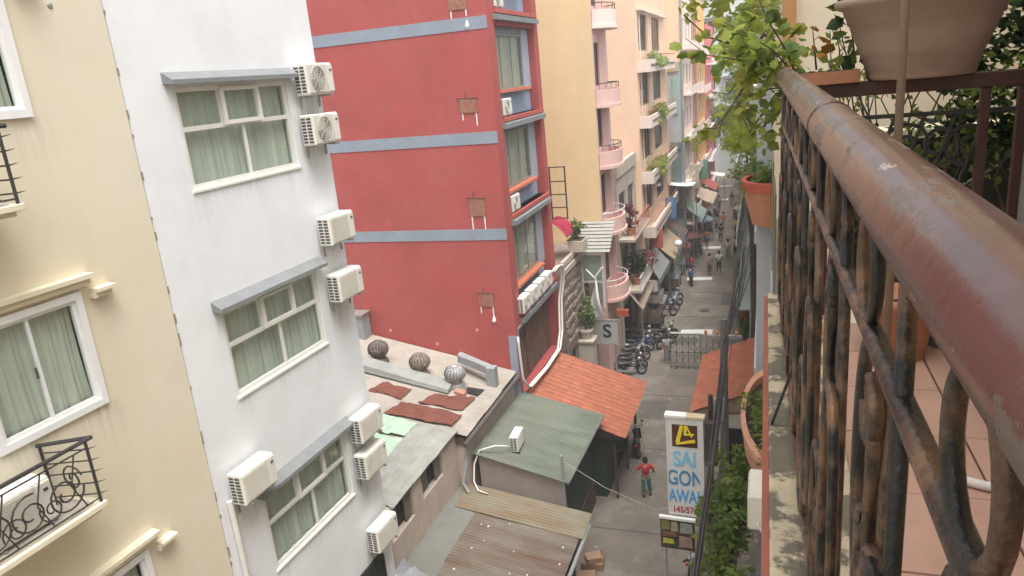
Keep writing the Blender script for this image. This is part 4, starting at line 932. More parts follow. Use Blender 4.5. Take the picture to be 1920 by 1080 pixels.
plant('balcony_plant', 'sparse yellow-green plants on the third peach balcony', (-6.75, 50.0, 9.4), (.5, 2.5, .5), 600, .28, leaf_yellow, 43, stem=False, group='plants on the peach balconies')
# farther houses on the left
def far_house(name, label, X, Y0, Y1, H_, mat, side_mat, rows, frame, side_from=0.0):
    b = thing(name, label, 'building', (X, 0, 0))
    hs = [(y, y + 1.5, z, z + 1.7) for z in rows for y in [Y0 + 1.0 + k * 2.6 for k in range(int((Y1 - Y0 - 1) / 2.6))]]
    facade(MB(), Y0, Y1, 0, H_, hs, 8, .25).build('wall', mat, b)
    if side_mat is not mat: MB().box(-8, -.003, Y0 - .04, Y0 - .002, side_from, H_ - .1).build('side_wall', side_mat, b)
    for a, bb, c, d in hs: window(b, a + .01, bb - .01, c + .01, d - .01, -.08, .09, [((a + bb) / 2, c + .09, d - .09)], [], frame, dark_glass)
    for z in rows: MB().box(.003, .7, Y0 + .5, Y1 - .5, z - .75, z - .62).box(.62, .68, Y0 + .5, Y1 - .5, z - .62, z - .05).build('balcony', frame, b)
    return b
n1 = far_house('tall_building', 'building with a peach upper and blue-grey lower side wall past the glazed bays', -6.3, 61.1, 70, 26, pale_pink, greyblue_wall, (18, 14.5, 11, 7.5, 4), pale_pink, 0)
MB().box(-8, -.003, 61.03, 61.055, 16.4, 25.9).build('side_wall', peach_wall, n1)
MB().box(-.75, -.3, 60.96, 61.04, 12.4, 15.2).build('side_window', M('teal_glass', (.30, .42, .40), .3, .1, 4), n1)
MB().box(-.95, -.1, 60.8, 61.04, 9.7, 10.2).box(-.9, -.15, 60.9, 61.05, 4, 9.6).build('side_canopy', M('teal_dark', (.13, .19, .17), .7, .2, 3), n1)
MB().tube([(.05, 60.98, 2), (.05, 60.98, 25)], .09, 8).build('downpipe', pipe_grey, n1)
MB().box(-1.2, -.2, 60.9, 61.05, 15.7, 16.4).build('vent_panel', M('vent_tan', (.42, .34, .22), .8, .1, 5), n1)
far_house('brown_building', 'narrow red-brown building farther along the left side', -6.3, 70.1, 75, 24, brown_wall, brown_wall, (18, 14.5, 11, 7.5, 4), pale_pink)
far_house('ochre_building', 'narrow ochre building between the red-brown and crimson ones', -6.3, 75.1, 85, 22, ochre_wall, ochre_wall, (17.5, 14, 10.5, 7, 3.6), pale_pink)
far_house('crimson_building', 'crimson and pink building far along the left side', -6.2, 85.1, 98, 20, crimson_wall, crimson_wall, (16.5, 13, 9.5, 6, 3), white_frame)
eb = thing('end_building', 'pale stucco building closing the far end of the alley behind leaves', 'building', (0, 112, 0), R(-90))
hs = [(x, x + 2.2, z, z + 2.0) for z in (3.5, 7.5, 11.5, 15.5, 19.5) for x in (-9, -5.6, -2.2, 1.2)]
facade(MB(), -12, 6, 0, 24, hs, 9, .3).build('wall', pale_wall, eb)
for a, b, c, d in hs:
    window(eb, a + .01, b - .01, c + .01, d - .01, -.1, .12, [((a + b) / 2, c + .1, d - .1)], [], white_frame, dark_glass)
    MB().box(.002, .9, a - .3, b + .3, d + .25, d + .4).build('sun_hood', pale_wall, eb)

# awnings and stalls along the left kerb
def awning(name, label, mat, pts, drop, posts=True, post_mat=None):
    a, b, c, d = [Vector(p) for p in pts]      # back-near, front-near, front-far, back-far
    t = thing(name, label, 'awning', (0, 0, 0), 0, 'awnings along the alley kerbs')
    MB().thick_grid(lambda u, v: a.lerp(b, u).lerp(d.lerp(c, u), v) + Vector((0, 0, -.06 * math.sin(u * math.pi) + .015 * math.sin(v * 25))), 8, 12, (0, 0, -.02)).build('canvas', mat, t)
    MB().thick_grid(lambda u, v: b.lerp(c, u) + Vector((.005, 0, -.03 - drop * v)), 10, 1, (.015, 0, 0)).build('valance', mat, t)
    s = MB(); s.tube([b, c], .025, 6); s.build('front_bar', steel_m, t)
    if posts:
        for p in (b, c): MB().tube([(p.x - .05, p.y, 0), (p.x - .05, p.y, p.z)], .03, 6).build('post', post_mat or steel_m, t)
    return t
awning('canvas_awning', 'beige canvas awning over the parked motorbikes beside the pink balconies', beige_canvas, [(-7.72, 39.8, 4.62), (-6.66, 40.2, 2.95), (-6.7, 45.0, 2.95), (-7.72, 44.2, 4.5)], .10)
awning('canvas_awning', 'grey sagging awning behind the beige awning', grey_canvas, [(-7.38, 46.2, 4.5), (-6.5, 46.3, 2.95), (-6.4, 51.0, 2.95), (-7.38, 50.6, 4.3)], .35)
awning('canvas_awning', 'tan awning with a dark valance beyond the grey awning', brown_canvas, [(-7.35, 51.0, 4.2), (-6.1, 51.5, 2.95), (-6.15, 57.4, 2.95), (-7.35, 56.8, 4.2)], .5)
awning('canvas_awning', 'bright white flat awning sheet high over the left kerb', white_canvas, [(-7.35, 59.6, 7.0), (-5.4, 59.0, 6.95), (-5.3, 61.0, 6.95), (-7.3, 61.05, 7.0)], .1, True)
awning('canvas_awning', 'cream awning far along the left kerb', beige_canvas, [(-6.25, 71.0, 4.0), (-4.6, 69.5, 3.5), (-4.5, 75.5, 3.5), (-6.25, 76.5, 4.0)], .4)
awning('canvas_awning', 'small pale awning at the far left of the alley', white_canvas, [(-6.15, 88.0, 3.6), (-4.5, 87.5, 3.3), (-4.5, 90, 3.3), (-6.15, 90, 3.6)], .2)
awning('canvas_awning', 'dark brown awning just before the white flat awning sheet', M('canvas_dark', (.12, .09, .075), .9, .1, 3), [(-7.35, 57.8, 4.2), (-5.9, 57.2, 3.4), (-5.9, 59.2, 3.4), (-7.35, 59.4, 4.2)], .4)
awning('canvas_awning', 'green-grey awning beyond the white flat awning sheet', M('canvas_greengrey', (.22, .27, .24), .9, .1, 3), [(-6.25, 62.0, 4.6), (-4.9, 61.6, 3.7), (-4.9, 66.0, 3.7), (-6.25, 66.5, 4.6)], .4)
awning('canvas_awning', 'reddish awning in front of the ochre building', M('canvas_red', (.35, .10, .08), .9, .1, 3), [(-6.25, 78.0, 4.2), (-4.8, 77.5, 3.4), (-4.8, 82.0, 3.4), (-6.25, 82.5, 4.2)], .4)
for k, (x, y, lab, mt) in enumerate(((-6.6, 58.4, 'teal glass food stall under the white awning sheet', M('stall_teal', (.12, .2, .17), .5, .2, 3)), (-6.9, 48.2, 'grey street stall under the grey awning', M('stall_grey', (.2, .2, .19), .6, .2, 3)), (-6.6, 54.2, 'brown street stall under the tan awning', M('stall_brown', (.16, .1, .07), .6, .2, 3)))):
    t = thing('street_stall', lab, 'stall', (x, y, .006), 0, 'street stalls on the left kerb')
    MB().box(-.45, .45, -1.0, 1.0, .25, .95).build('counter', mt, t, bevel=.02); MB().box(-.5, .5, -1.05, 1.05, .95, 1.0).build('counter_top', steel_m, t)
    MB().box(-.4, .3, -.9, .9, 1.0, 1.5).build('glass_case', M('stall_glass', (.3, .36, .35), .2, .1, 4), t)
    for yy in (-.7, .7): MB().lathe([(.2, -.03), (.25, -.035), (.25, .035), (.2, .03)], 16, (.46, yy, .26), Matrix.Rotation(R(90), 3, 'Y')).build('wheel', rubber_m, t)
for k, (x, y, z, w_, h_, c, lab) in enumerate(((-6.9, 48.2, 4.6, .9, 1.3, (.50, .10, .08), 'red hanging shop sign on the left above the sagging grey awning'), (-6.7, 55.0, 5.2, .8, 1.6, (.10, .22, .40), 'blue hanging shop sign on the left above the tan awning'), (-5.7, 63.5, 6.0, .8, 2.0, (.55, .50, .36), 'cream hanging shop sign on the left past the white flat awning sheet'), (-5.6, 72.0, 5.5, .8, 1.8, (.12, .30, .18), 'green hanging shop sign far along the left row'))):
    t = thing('hanging_sign', lab, 'sign', (x, y, z), 0, 'shop signs along the left row'); MB().box(-w_ / 2, w_ / 2, -.07, .07, 0, h_).build('board', M('sign_c%d' % k, c, .6, .1, 4, 0, 50, GRIME, .3, .2), t, bevel=.015)
    for zz in (.2, h_ - .2): MB().tube([(-w_ / 2 - .7, 0, zz), (-w_ / 2, 0, zz)], .025, 6).build('bracket', steel_m, t)
for k, (x, y, c, lab) in enumerate(((-6.1, 62.5, (.30, .12, .10), 'faded red market umbrella on the left kerb past the white awning sheet'), (-5.6, 69.0, (.16, .22, .26), 'grey-blue market umbrella on the left kerb before the cream awning'), (-1.9, 74.0, (.42, .38, .30), 'pale market umbrella on the right kerb in the distance'))):
    t = thing('market_umbrella', lab, 'umbrella', (x, y, .006), 0, 'market umbrellas along the kerbs'); MB().tube([(0, 0, 0), (0, 0, 2.7)], .025, 6).build('pole', steel_m, t)
    MB().lathe([(1.15, 2.1), (1.1, 2.2), (.6, 2.5), (.05, 2.68), (0, 2.69)], 8).build('canopy', M('umb_%d' % k, c, .85, .1, 3, 0, 50, GRIME, .25, 0), t)
for k, (x, y, c, lab) in enumerate(((-6.75, 45.6, (.10, .075, .06), 'dark brown vendor cart between the beige and grey awnings'), (-6.2, 60.3, (.20, .06, .05), 'dark red vendor cart under the white flat awning sheet'), (-5.75, 64.8, (.12, .14, .14), 'slate vendor cart beneath the green-grey awning'), (-5.5, 73.5, (.22, .19, .14), 'tan vendor cart beneath the cream awning'))):
    t = thing('vendor_cart', lab, 'cart', (x, y, .006), R(4 * k), 'vendor carts on the left kerb'); m_ = M('cart_%d' % k, c, .6, .2, 4, 0, 50, GRIME, .3, .1)
    MB().box(-.4, .4, -.8, .8, .4, .95).build('body', m_, t, bevel=.02); MB().box(-.45, .45, -.85, .85, 1.75, 1.82).build('roof', m_, t)
    for sx in (-.38, .38):
        for sy in (-.78, .78): MB().box(sx - .02, sx + .02, sy - .02, sy + .02, .95, 1.75).build('post', steel_m, t)
    MB().box(-.3, .25, -.6, .6, .96, 1.3).build('goods', card_m, t, bevel=.03)
    for sy in (-.55, .55): MB().lathe([(.22, -.03), (.27, -.035), (.27, .035), (.22, .03)], 16, (.42, sy, .275), Matrix.Rotation(R(90), 3, 'Y')).build('wheel', rubber_m, t)
t = thing('white_lamp', 'round white lamp globe on a pole at the left kerb', 'lamp', (-5.95, 52.5, 0)); MB().tube([(0, 0, 0), (0, 0, 3.6)], .04, 6).build('pole', steel_m, t); MB().lathe([(0, -.28), (.22, -.18), (.3, 0), (.22, .18), (0, .28)], 16, (0, 0, 3.85)).build('globe', white_canvas, t, smooth=True)

# ================================================================ STREET: MOTORBIKES, PEOPLE, GATE, SIGNS, CABLES
def skin(name, pts, edges, mat, parent, sub=1):
    """pts: list of (x,y,z,r)"""
    me = bpy.data.meshes.new(name); me.from_pydata([p[:3] for p in pts], edges, []); me.materials.append(mat)
    o = bpy.data.objects.new(name, me); col.objects.link(o); o.parent = parent
    sk = o.modifiers.new('skin', 'SKIN'); sk.use_smooth_shade = True
    lay = me.skin_vertices[0] if me.skin_vertices else None
    if lay is None:
        bm = bmesh.new(); bm.from_mesh(me); bm.verts.layers.skin.verify(); bm.to_mesh(me); bm.free(); lay = me.skin_vertices[0]
    for i, p in enumerate(pts):
        r_ = p[3] if isinstance(p[3], tuple) else (p[3], p[3])
        lay.data[i].radius = r_; lay.data[i].use_root = (i == 0)
    if sub: o.modifiers.new('sub', 'SUBSURF').levels = sub; o.modifiers['sub'].render_levels = sub
    return o
def person(label, loc, rz, shirt, trousers, pose='walk', skirt=False, cap=None, scale=1.0):
    t = thing('person', label, 'person', loc, rz, 'people in the alley'); t.scale = (scale,) * 3
    if pose == 'akimbo':
        fl, fr = (-.12, -.02, .0), (.16, .10, .0); kl, kr = (-.11, .02, .46), (.13, .06, .46)
        el, er = (-.40, -.02, 1.18), (.36, .04, 1.10); hl, hr = (-.50, .18, 1.0), (.22, .14, 1.0)
    elif pose == 'stand':
        fl, fr = (-.1, 0, 0), (.1, .04, 0); kl, kr = (-.1, .03, .46), (.1, .05, .46)
        el, er = (-.25, -.02, 1.1), (.25, -.02, 1.1); hl, hr = (-.24, .08, .84), (.24, .1, .84)
    else:
        fl, fr = (-.09, .26, .0), (.09, -.24, .05); kl, kr = (-.09, .18, .47), (.09, -.02, .45)
        el, er = (-.25, -.12, 1.1), (.25, .1, 1.1); hl, hr = (-.25, -.06, .86), (.24, .24, .88)
    V = [(0, 0, .92, .13), (0, 0, 1.15, (.12, .105)), (0, 0, 1.36, (.145, .10)), (0, .0, 1.46, .055), (0, .015, 1.53, .062), (0, .02, 1.62, .092), (0, .015, 1.69, .07),
         (-.18, 0, 1.38, .058), (*el, .042), (*hl, .032), (.18, 0, 1.38, .058), (*er, .042), (*hr, .032),
         (-.09, 0, .84, .088), (*kl, .058), (fl[0], fl[1], fl[2] + .08, .042), (fl[0], fl[1] + .13, fl[2] + .035, .034),
         (.09, 0, .84, .088), (*kr, .058), (fr[0], fr[1], fr[2] + .08, .042), (fr[0], fr[1] + .13, fr[2] + .035, .034)]
    E = [(0, 1), (1, 2), (2, 3), (3, 4), (4, 5), (5, 6), (2, 7), (7, 8), (8, 9), (2, 10), (10, 11), (11, 12), (0, 13), (13, 14), (14, 15), (15, 16), (0, 17), (17, 18), (18, 19), (19, 20)]
    skin('body', V, E, skin_m, t)
    def lp(a, b, k): return tuple(a[i] + (b[i] - a[i]) * k for i in range(3))
    sl, sr = lp((-.18, 0, 1.38), el, .75), lp((.18, 0, 1.38), er, .75)
    skin('shirt', [(0, 0, .93, (.165, .135)), (0, 0, 1.15, (.155, .13)), (0, 0, 1.36, (.17, .125)), (0, 0, 1.44, .075), (-.18, 0, 1.38, .082), (*sl, .07), (.18, 0, 1.38, .082), (*sr, .07)],
         [(0, 1), (1, 2), (2, 3), (2, 4), (4, 5), (2, 6), (6, 7)], shirt, t)
    al, ar = lp(kl, (fl[0], fl[1], fl[2] + .08), .72), lp(kr, (fr[0], fr[1], fr[2] + .08), .72)
    skin('trousers', [(0, 0, .93, (.15, .125)), (-.09, 0, .82, .105), (*kl, .08), (*al, .07), (.09, 0, .82, .105), (*kr, .08), (*ar, .07)],
         [(0, 1), (1, 2), (2, 3), (0, 4), (4, 5), (5, 6)], trousers, t)
    MB().lathe([(0, .12), (.06, .11), (.1, .06), (.108, 0), (.1, -.07), (.085, -.11)], 14, (0, .005, 1.645), cap=False).build('cap' if cap else 'hair', cap or hair_m, t, smooth=True)
    f = MB()
    for sx in (-1, 1): f.lathe([(0, .02), (.014, .014), (.02, 0), (.014, -.014), (0, -.02)], 6, (sx * .098, .02, 1.62)); f.lathe([(0, .008), (.012, 0), (0, -.008)], 6, (sx * .035, .108, 1.645))
    f.box(-.012, .012, .105, .13, 1.60, 1.635); f.box(-.025, .025, .1, .108, 1.57, 1.58)
    f.build('face_feature', skin_m, t)
    sh = MB()
    for q in (fl, fr): sh.hexa([(q[0] - .04, q[1] - .07, q[2]), (q[0] + .04, q[1] - .07, q[2]), (q[0] + .045, q[1] + .19, q[2]), (q[0] - .045, q[1] + .19, q[2])], [(q[0] - .035, q[1] - .06, q[2] + .05), (q[0] + .035, q[1] - .06, q[2] + .05), (q[0] + .035, q[1] + .17, q[2] + .03), (q[0] - .035, q[1] + .17, q[2] + .03)])
    sh.build('sandals', rubber_m, t)
    return t
cl = lambda n, c: M('cloth_' + n, c, .9, .12, 9)
person('person in a red T-shirt and teal trousers walking alone up the empty road', (-4.4, 25.6, .006), R(12), cl('red', (.42, .02, .035)), cl('teal', (.06, .20, .17)), 'akimbo')
person('person in a tan shirt, left of the pair walking past the second road line', (-4.15, 57.8, .006), 0, cl('tan', (.35, .26, .2)), cl('grey', (.12, .1, .1)))
person('person in a white top and green trousers, right of the pair on the road', (-3.48, 58.6, .006), R(10), cl('white', (.6, .6, .58)), cl('dgreen', (.04, .06, .04)))
person('person in a white shirt and grey trousers walking at the right edge of the road', (-2.98, 62.7, .006), R(180), cl('white', (.6, .6, .58)), cl('grey2', (.2, .2, .2)))
person('person in a pale blue shirt and black trousers at the right edge of the road', (-2.4, 63.7, .006), R(170), cl('paleblue', (.4, .48, .55)), cl('black', (.02, .02, .02)))
person('person in a grey-green shirt walking away far up the road', (-4.5, 73.0, .006), 0, cl('ggreen', (.2, .23, .2)), cl('grey', (.12, .1, .1)))
person('person in a coral shirt walking away far up the road', (-3.95, 74.4, .006), 0, cl('coral', (.55, .2, .14)), cl('khaki', (.3, .25, .17)))
person('person in a dark shirt standing far up the road on the right', (-3.0, 78.5, .006), R(160), cl('navy', (.04, .05, .08)), cl('black', (.02, .02, .02)), 'stand')
person('person in a magenta shirt standing by the stalls on the left kerb', (-5.5, 57.6, .006), R(80), cl('magenta', (.45, .04, .13)), cl('plum', (.15, .04, .09)), 'stand')
for (x, y, r_, sh, tr, lab) in ((-5.0, 66.8, 170, 'orange', 'black', 'person in an orange shirt by the green-grey awning on the left'), (-3.9, 69.0, 10, 'black', 'grey', 'person all in dark clothes in the middle of the road beyond the third road line'), (-2.6, 71.5, 175, 'yellow', 'navy', 'person in a yellow shirt at the right side of the road far up'), (-4.9, 84.0, 0, 'lilac', 'black', 'person in a lilac top very far up the road on the left'), (-3.6, 86.0, 180, 'navy', 'khaki', 'person in a navy shirt very far up the middle of the road'), (-1.75, 55.0, 100, 'olive', 'grey', 'person in an olive shirt standing under the blue-grey awning')):
    c_ = {'orange': (.5, .2, .05), 'black': (.02, .02, .02), 'grey': (.12, .1, .1), 'yellow': (.55, .42, .08), 'navy': (.04, .05, .08), 'lilac': (.4, .3, .42), 'khaki': (.3, .25, .17), 'olive': (.18, .17, .08)}
    person(lab, (x, y, .006), R(r_), cl(sh, c_[sh]), cl(tr, c_[tr]), 'stand' if r_ == 100 else 'walk')
person('person in a pale grey shirt beside the green lattice barrier', (-5.25, 39.4, .006), R(190), cl('pgrey', (.42, .42, .44)), cl('grey2', (.2, .2, .2)), 'stand')

def make_bike():
    t = bpy.data.objects.new('motorbike', None); col.objects.link(t)
    W = MB().lathe([(.19, -.035), (.25, -.05), (.285, -.03), (.29, 0), (.285, .03), (.25, .05), (.19, .035)], 22, (0, 0, 0), Matrix.Rotation(R(90), 3, 'Y'), cap=False)
    for y in (-.62, .62):
        w = MB(); w.v = list(W.v); w.f = list(W.f); wh_ = w.build('wheel', rubber_m, t, smooth=True); wh_.location = (0, y, .29)
        s = MB().lathe([(.175, -.03), (.2, -.03), (.2, .03), (.175, .03)], 20, (0, 0, 0), Matrix.Rotation(R(90), 3, 'Y'), cap=False)
        for k in range(5):
            a = k * 1.2566; s.tube([(0, .03 * math.cos(a), .03 * math.sin(a)), (0, .185 * math.cos(a), .185 * math.sin(a))], .014, 5)
        s.build('rim', steel_m, wh_)
    body = MB().tube([(0, -.86, .74), (0, -.6, .74), (0, -.2, .62), (0, .1, .47), (0, .3, .52), (0, .42, .75), (0, .5, .92)], [.05, .12, .13, .11, .10, .09, .05], 10)
    o = body.build('body_shell', BIKE_M, t, smooth=True)
    MB().hexa([(-.17, .34, .4), (.17, .34, .4), (.13, .42, .4), (-.13, .42, .4)], [(-.2, .42, .86), (.2, .42, .86), (.15, .5, .86), (-.15, .5, .86)]).build('leg_shield', BIKE_M, t, bevel=.02)
    MB().thick_grid(lambda u, v: (.17 * (2 * v - 1) * (1 - .35 * u), -.85 + .95 * u, .83 - .05 * math.sin(u * 3.14) - .07 * (2 * v - 1) ** 2), 8, 6, (0, 0, -.07)).build('seat', seat_m, t)
    MB().tube([(.06, .62, .29), (.05, .5, .8)], .025, 6).tube([(-.06, .62, .29), (-.05, .5, .8)], .025, 6).build('fork', steel_m, t)
    MB().tube([(-.34, .36, 1.02), (-.2, .44, .98), (0, .47, .96), (.2, .44, .98), (.34, .36, 1.02)], .016, 6).build('handlebar', rubber_m, t)
    for sx in (-1, 1):
        MB().tube([(sx * .25, .42, 1.0), (sx * .3, .42, 1.16)], .007, 5).lathe([(0, .01), (.055, .008), (.06, 0), (0, -.012)], 10, (sx * .32, .43, 1.2), Matrix.Rotation(R(90), 3, 'X')).build('mirror', rubber_m, t)
    MB().lathe([(0, .06), (.07, .05), (.09, 0), (.06, -.08), (0, -.1)], 14, (0, .52, .93), Matrix.Rotation(R(-80), 3, 'X')).build('headlight', lamp_glass, t, smooth=True)
    MB().tube([(.12, -.05, .28), (.15, -.4, .3), (.16, -.85, .42)], [.03, .04, .05], 8).build('exhaust', steel_m, t)
    MB().box(-.14, .14, -.18, .2, .22, .48).build('engine', steel_m, t, bevel=.03)
    MB().lathe([(.30, -.06), (.33, 0), (.30, .06)], 14, (0, .62, .29), Matrix.Rotation(R(90), 3, 'Y'), cap=False, a0=120, a1=260).build('front_mudguard', BIKE_M, t)
    MB().box(-.05, .05, -.93, -.86, .66, .74).build('tail_light', sign_red, t)
    MB().tube([(-.1, -.05, .28), (-.26, -.1, .02)], .012, 5).build('kick_stand', steel_m, t)
    return t
BIKE_COL = {'black': (.018, .018, .02), 'maroon': (.07, .016, .018), 'charcoal': (.06, .06, .065), 'silver': (.36, .36, .37), 'blue': (.03, .06, .16)}
protos = {}
def bike(colr, label, x, y, rz, lean=8):
    global BIKE_M
    if colr not in protos:
        BIKE_M = M('bike_' + colr, BIKE_COL[colr], .35, .15, 6, spec=.6); o = protos[colr] = make_bike()
    else: o = dup(protos[colr])
    o.location = (x, y, .012); o.rotation_euler = (0, R(-lean), R(rz)); o.name = 'motorbike'
    tag(o, label, 'motorbike', 'motorbikes parked along the alley'); return o
bike('black', 'black motorbike nearest the orange tile canopy in the row beside the letter sign', -7.00, 37.40, -70)
bike('maroon', 'maroon motorbike second from the tile canopy beside the letter sign', -7.05, 38.15, -74)
bike('charcoal', 'charcoal motorbike third from the tile canopy beside the letter sign', -7.25, 38.80, -66)
bike('black', 'black motorbike fourth from the tile canopy beside the letter sign', -7.10, 39.50, -72)
bike('silver', 'silver motorbike fifth from the tile canopy beside the letter sign', -7.20, 40.20, -68)
bike('blue', 'dark blue motorbike sixth from the tile canopy, just past the silver one', -7.05, 40.90, -72)
bike('black', 'black motorbike seventh from the tile canopy, level with the beige awning', -7.05, 41.70, -66)
bike('maroon', 'maroon motorbike last of the row by the letter sign, under the beige awning', -7.15, 42.50, -62)
bike('charcoal', 'charcoal motorbike parked lengthwise by the left end of the lattice barrier', -5.6, 41.9, -30)
bike('black', 'black motorbike turned across the road end of the row by the barrier', -5.75, 43.0, -50)
bike('maroon', 'maroon motorbike nearest of the group in front of the beige awning', -6.35, 47.3, -60)
bike('black', 'black motorbike in the middle of the group past the beige awning', -6.3, 48.4, -64)
bike('silver', 'silver motorbike farthest of the group past the beige awning', -6.2, 49.5, -58)
bike('charcoal', 'charcoal motorbike behind the group past the beige awning', -6.3, 50.6, -62)
bike('blue', 'dark blue motorbike ridden near the second white road line', -5.35, 55.2, 10, 0)
bike('black', 'black motorbike parked at the eave corner of the left orange tile canopy', -5.25, 29.2, 8)
bike('silver', 'silver motorbike parked under the picture board on the right of the road', -1.95, 21.6, -20)
bike('black', 'black motorbike far up the road on the left under the cream awning', -4.9, 80.0, 20)
bike('charcoal', 'charcoal motorbike beside the right road edge in the distance', -1.9, 67.0, 170)
bike('maroon', 'maroon motorbike at the right road edge before the walkers', -1.9, 58.5, 175)

# lattice barrier
lb = thing('lattice_barrier', 'green folding lattice barrier drawn across the alley before the first white road line', 'barrier', (0, 38.6, .006))
GM = M('barrier_green', (.055, .08, .06), .6, .2, 4, 0, 50, (.2, .15, .1), .3, 0, 3)
X0, X1 = -4.95, -.7
for z in (.12, 1.0, 2.05): MB().tube([(X0, 0, z), (X1, 0, z)], .022, 6).build('rail', GM, lb)
MB().box(X0, X0 + 1.9, -.03, .03, 2.1, 2.16).build('top_bar', white_canvas, lb)
nb = 13; bp = None
for k in range(nb + 1):
    x = X0 + (X1 - X0) * k / nb
    if bp is None: bp = MB().tube([(0, 0, 0), (0, 0, 2.08)], .016, 6).build('upright', GM, lb); bp.location.x = x
    else: share(bp, lb, (x, 0, 0))
w = (X1 - X0) / nb; dp = None
for k in range(nb):
    for j in range(4):
        for s_ in (1, -1):
            if dp is None: dp = MB().tube([(0, 0, -.24), (w, 0, .24)], .009, 4).build('lattice_strut', GM, lb); dp.location = (X0 + k * w, .0, .28 + j * .48)
            else: share(dp, lb, (X0 + k * w + (0 if s_ > 0 else w), .012 * s_, .28 + j * .48), (0, 0, 0), (s_, 1, 1))
for x in (X0 + .3, -2.8, X1 - .3): MB().lathe([(0, .03), (.06, .03), (.06, -.03), (0, -.03)], 10, (x, 0, .05), Matrix.Rotation(R(90), 3, 'Y')).build('castor', rubber_m, lb)

# tall shop sign
ss = thing('shop_sign', 'tall white upright sign reading SAI GON in blue under a yellow emblem', 'sign', (-2.36, 17.0, 5.1), R(-2))
SW, SH = .93, 2.8
MB().box(0, SW, 0, .2, 0, SH).build('sign_box', sign_white, ss, bevel=.012)
MB().box(-.03, .5, -.03, .22, SH + .002, SH + .07).build('top_trim', white_canvas, ss); MB().box(.502, SW + .03, -.03, .22, SH + .002, SH + .06).build('top_trim', M('cream_trim2', (.6, .5, .3), .7, .1, 4), ss)
s = MB(); s.box(0.0, .035, -.02, -.001, 0, SH).box(SW - .1, SW, -.02, -.001, 0, SH).box(.035, SW - .1, -.02, -.001, 0, .05).build('edge_trim', sign_white, ss)
MB().box(.15, .78, -.012, -.002, 2.0, 2.62).build('emblem_ground', sign_brown, ss)
e = MB(); th_ = .03
def strip(a, b, w1, w2):   # one stroke of the emblem
    a, b = Vector((a[0], 0, a[1])), Vector((b[0], 0, b[1])); d = (b - a).normalized(); n = Vector((-d.z, 0, d.x))
    P = [a + n * w1, a - n * w1, b - n * w2, b + n * w2]
    e.hexa([(p.x, -.03, p.z) for p in P], [(p.x, -.013, p.z) for p in P])
strip((.40, 2.60), (.28, 2.12), .045, .05); strip((.25, 2.08), (.72, 2.20), .02, .045); strip((.50, 2.60), (.47, 2.34), .04, .03); strip((.52, 2.60), (.64, 2.30), .018, .02); strip((.50, 2.36), (.70, 2.38), .02, .02)
e.build('emblem', sign_yellow, ss)
def stext(b, size, z, mt, sx, bold=0.01, x=.455): text(ss, b, size, (x, -.004, z), (R(90), 0, 0), mt, sx=sx, bold=bold)
stext('SAI', .60, 1.63, sign_pale_blue, .72, .02); stext('GON', .60, 1.08, sign_navy, .66, .012); stext('AWAII', .52, .55, sign_blue, .58, .015); stext('145/57/2', .26, .16, sign_red, .75, .006)
MB().box(SW + .002, SW + .36, .05, .13, .4, .5).box(SW + .002, SW + .36, .05, .13, 2.3, 2.4).build('bracket', steel_m, ss)
MB().box(SW + .04, SW + .34, -.02, .2, 1.55, 2.72).build('control_box', M('box_dark', (.055, .045, .04), .7, .2, 4), ss)
sp = thing('sign_post', 'dark steel post carrying the tall SAI GON sign and the picture board', 'post', (-1.28, 17.4, 0)); MB().tube([(0, 0, 0), (0, 0, 8.4)], .06, 8).build('shaft', M('post_dark', (.05, .042, .038), .6, .2, 4), sp); MB().lathe([(.12, 0), (.12, .03), (.06, .05)], 12).build('foot', steel_m, sp)
pb = thing('picture_board', 'yellow and brown picture board with a white top strip below the tall sign', 'sign', (-3.05, 20.0, 1.85), R(-3))
MB().box(0, 1.05, 0, .06, 0, 1.05).build('board', M('board_dark', (.07, .055, .035), .7, .3, 6), pb)
MB().box(-.03, 1.08, -.03, .09, 1.05, 1.13).build('top_strip', white_canvas, pb)
for (a, b, c, d, mt) in ((.03, .32, .65, 1.0, M('p_olive', (.24, .2, .06), .7, .3, 9)), (.33, .55, .62, .98, M('p_tan', (.42, .36, .22), .7, .2, 9)), (.06, .42, .16, .36, M('p_yellow', (.52, .50, .07), .7, .2, 9)), (.06, .5, .42, .6, M('p_brown', (.22, .11, .08), .7, .2, 9)), (.6, 1.0, .6, .98, M('p_green', (.3, .34, .28), .7, .2, 9)), (.56, .98, .08, .5, M('p_pink', (.36, .24, .2), .7, .3, 9))):
    MB().hexa([(a, -.012, c), (b, -.012, c + .03), (b, -.002, c + .03), (a, -.002, c)], [(a + .02, -.012, d), (b - .03, -.012, d - .02), (b - .03, -.002, d - .02), (a + .02, -.002, d)]).build('picture_panel', mt, pb)
MB().tube([(.15, .03, -1.85), (.15, .03, 0)], .025, 6).tube([(.9, .03, -1.85), (.9, .03, 0)], .025, 6).build('leg', steel_m, pb)

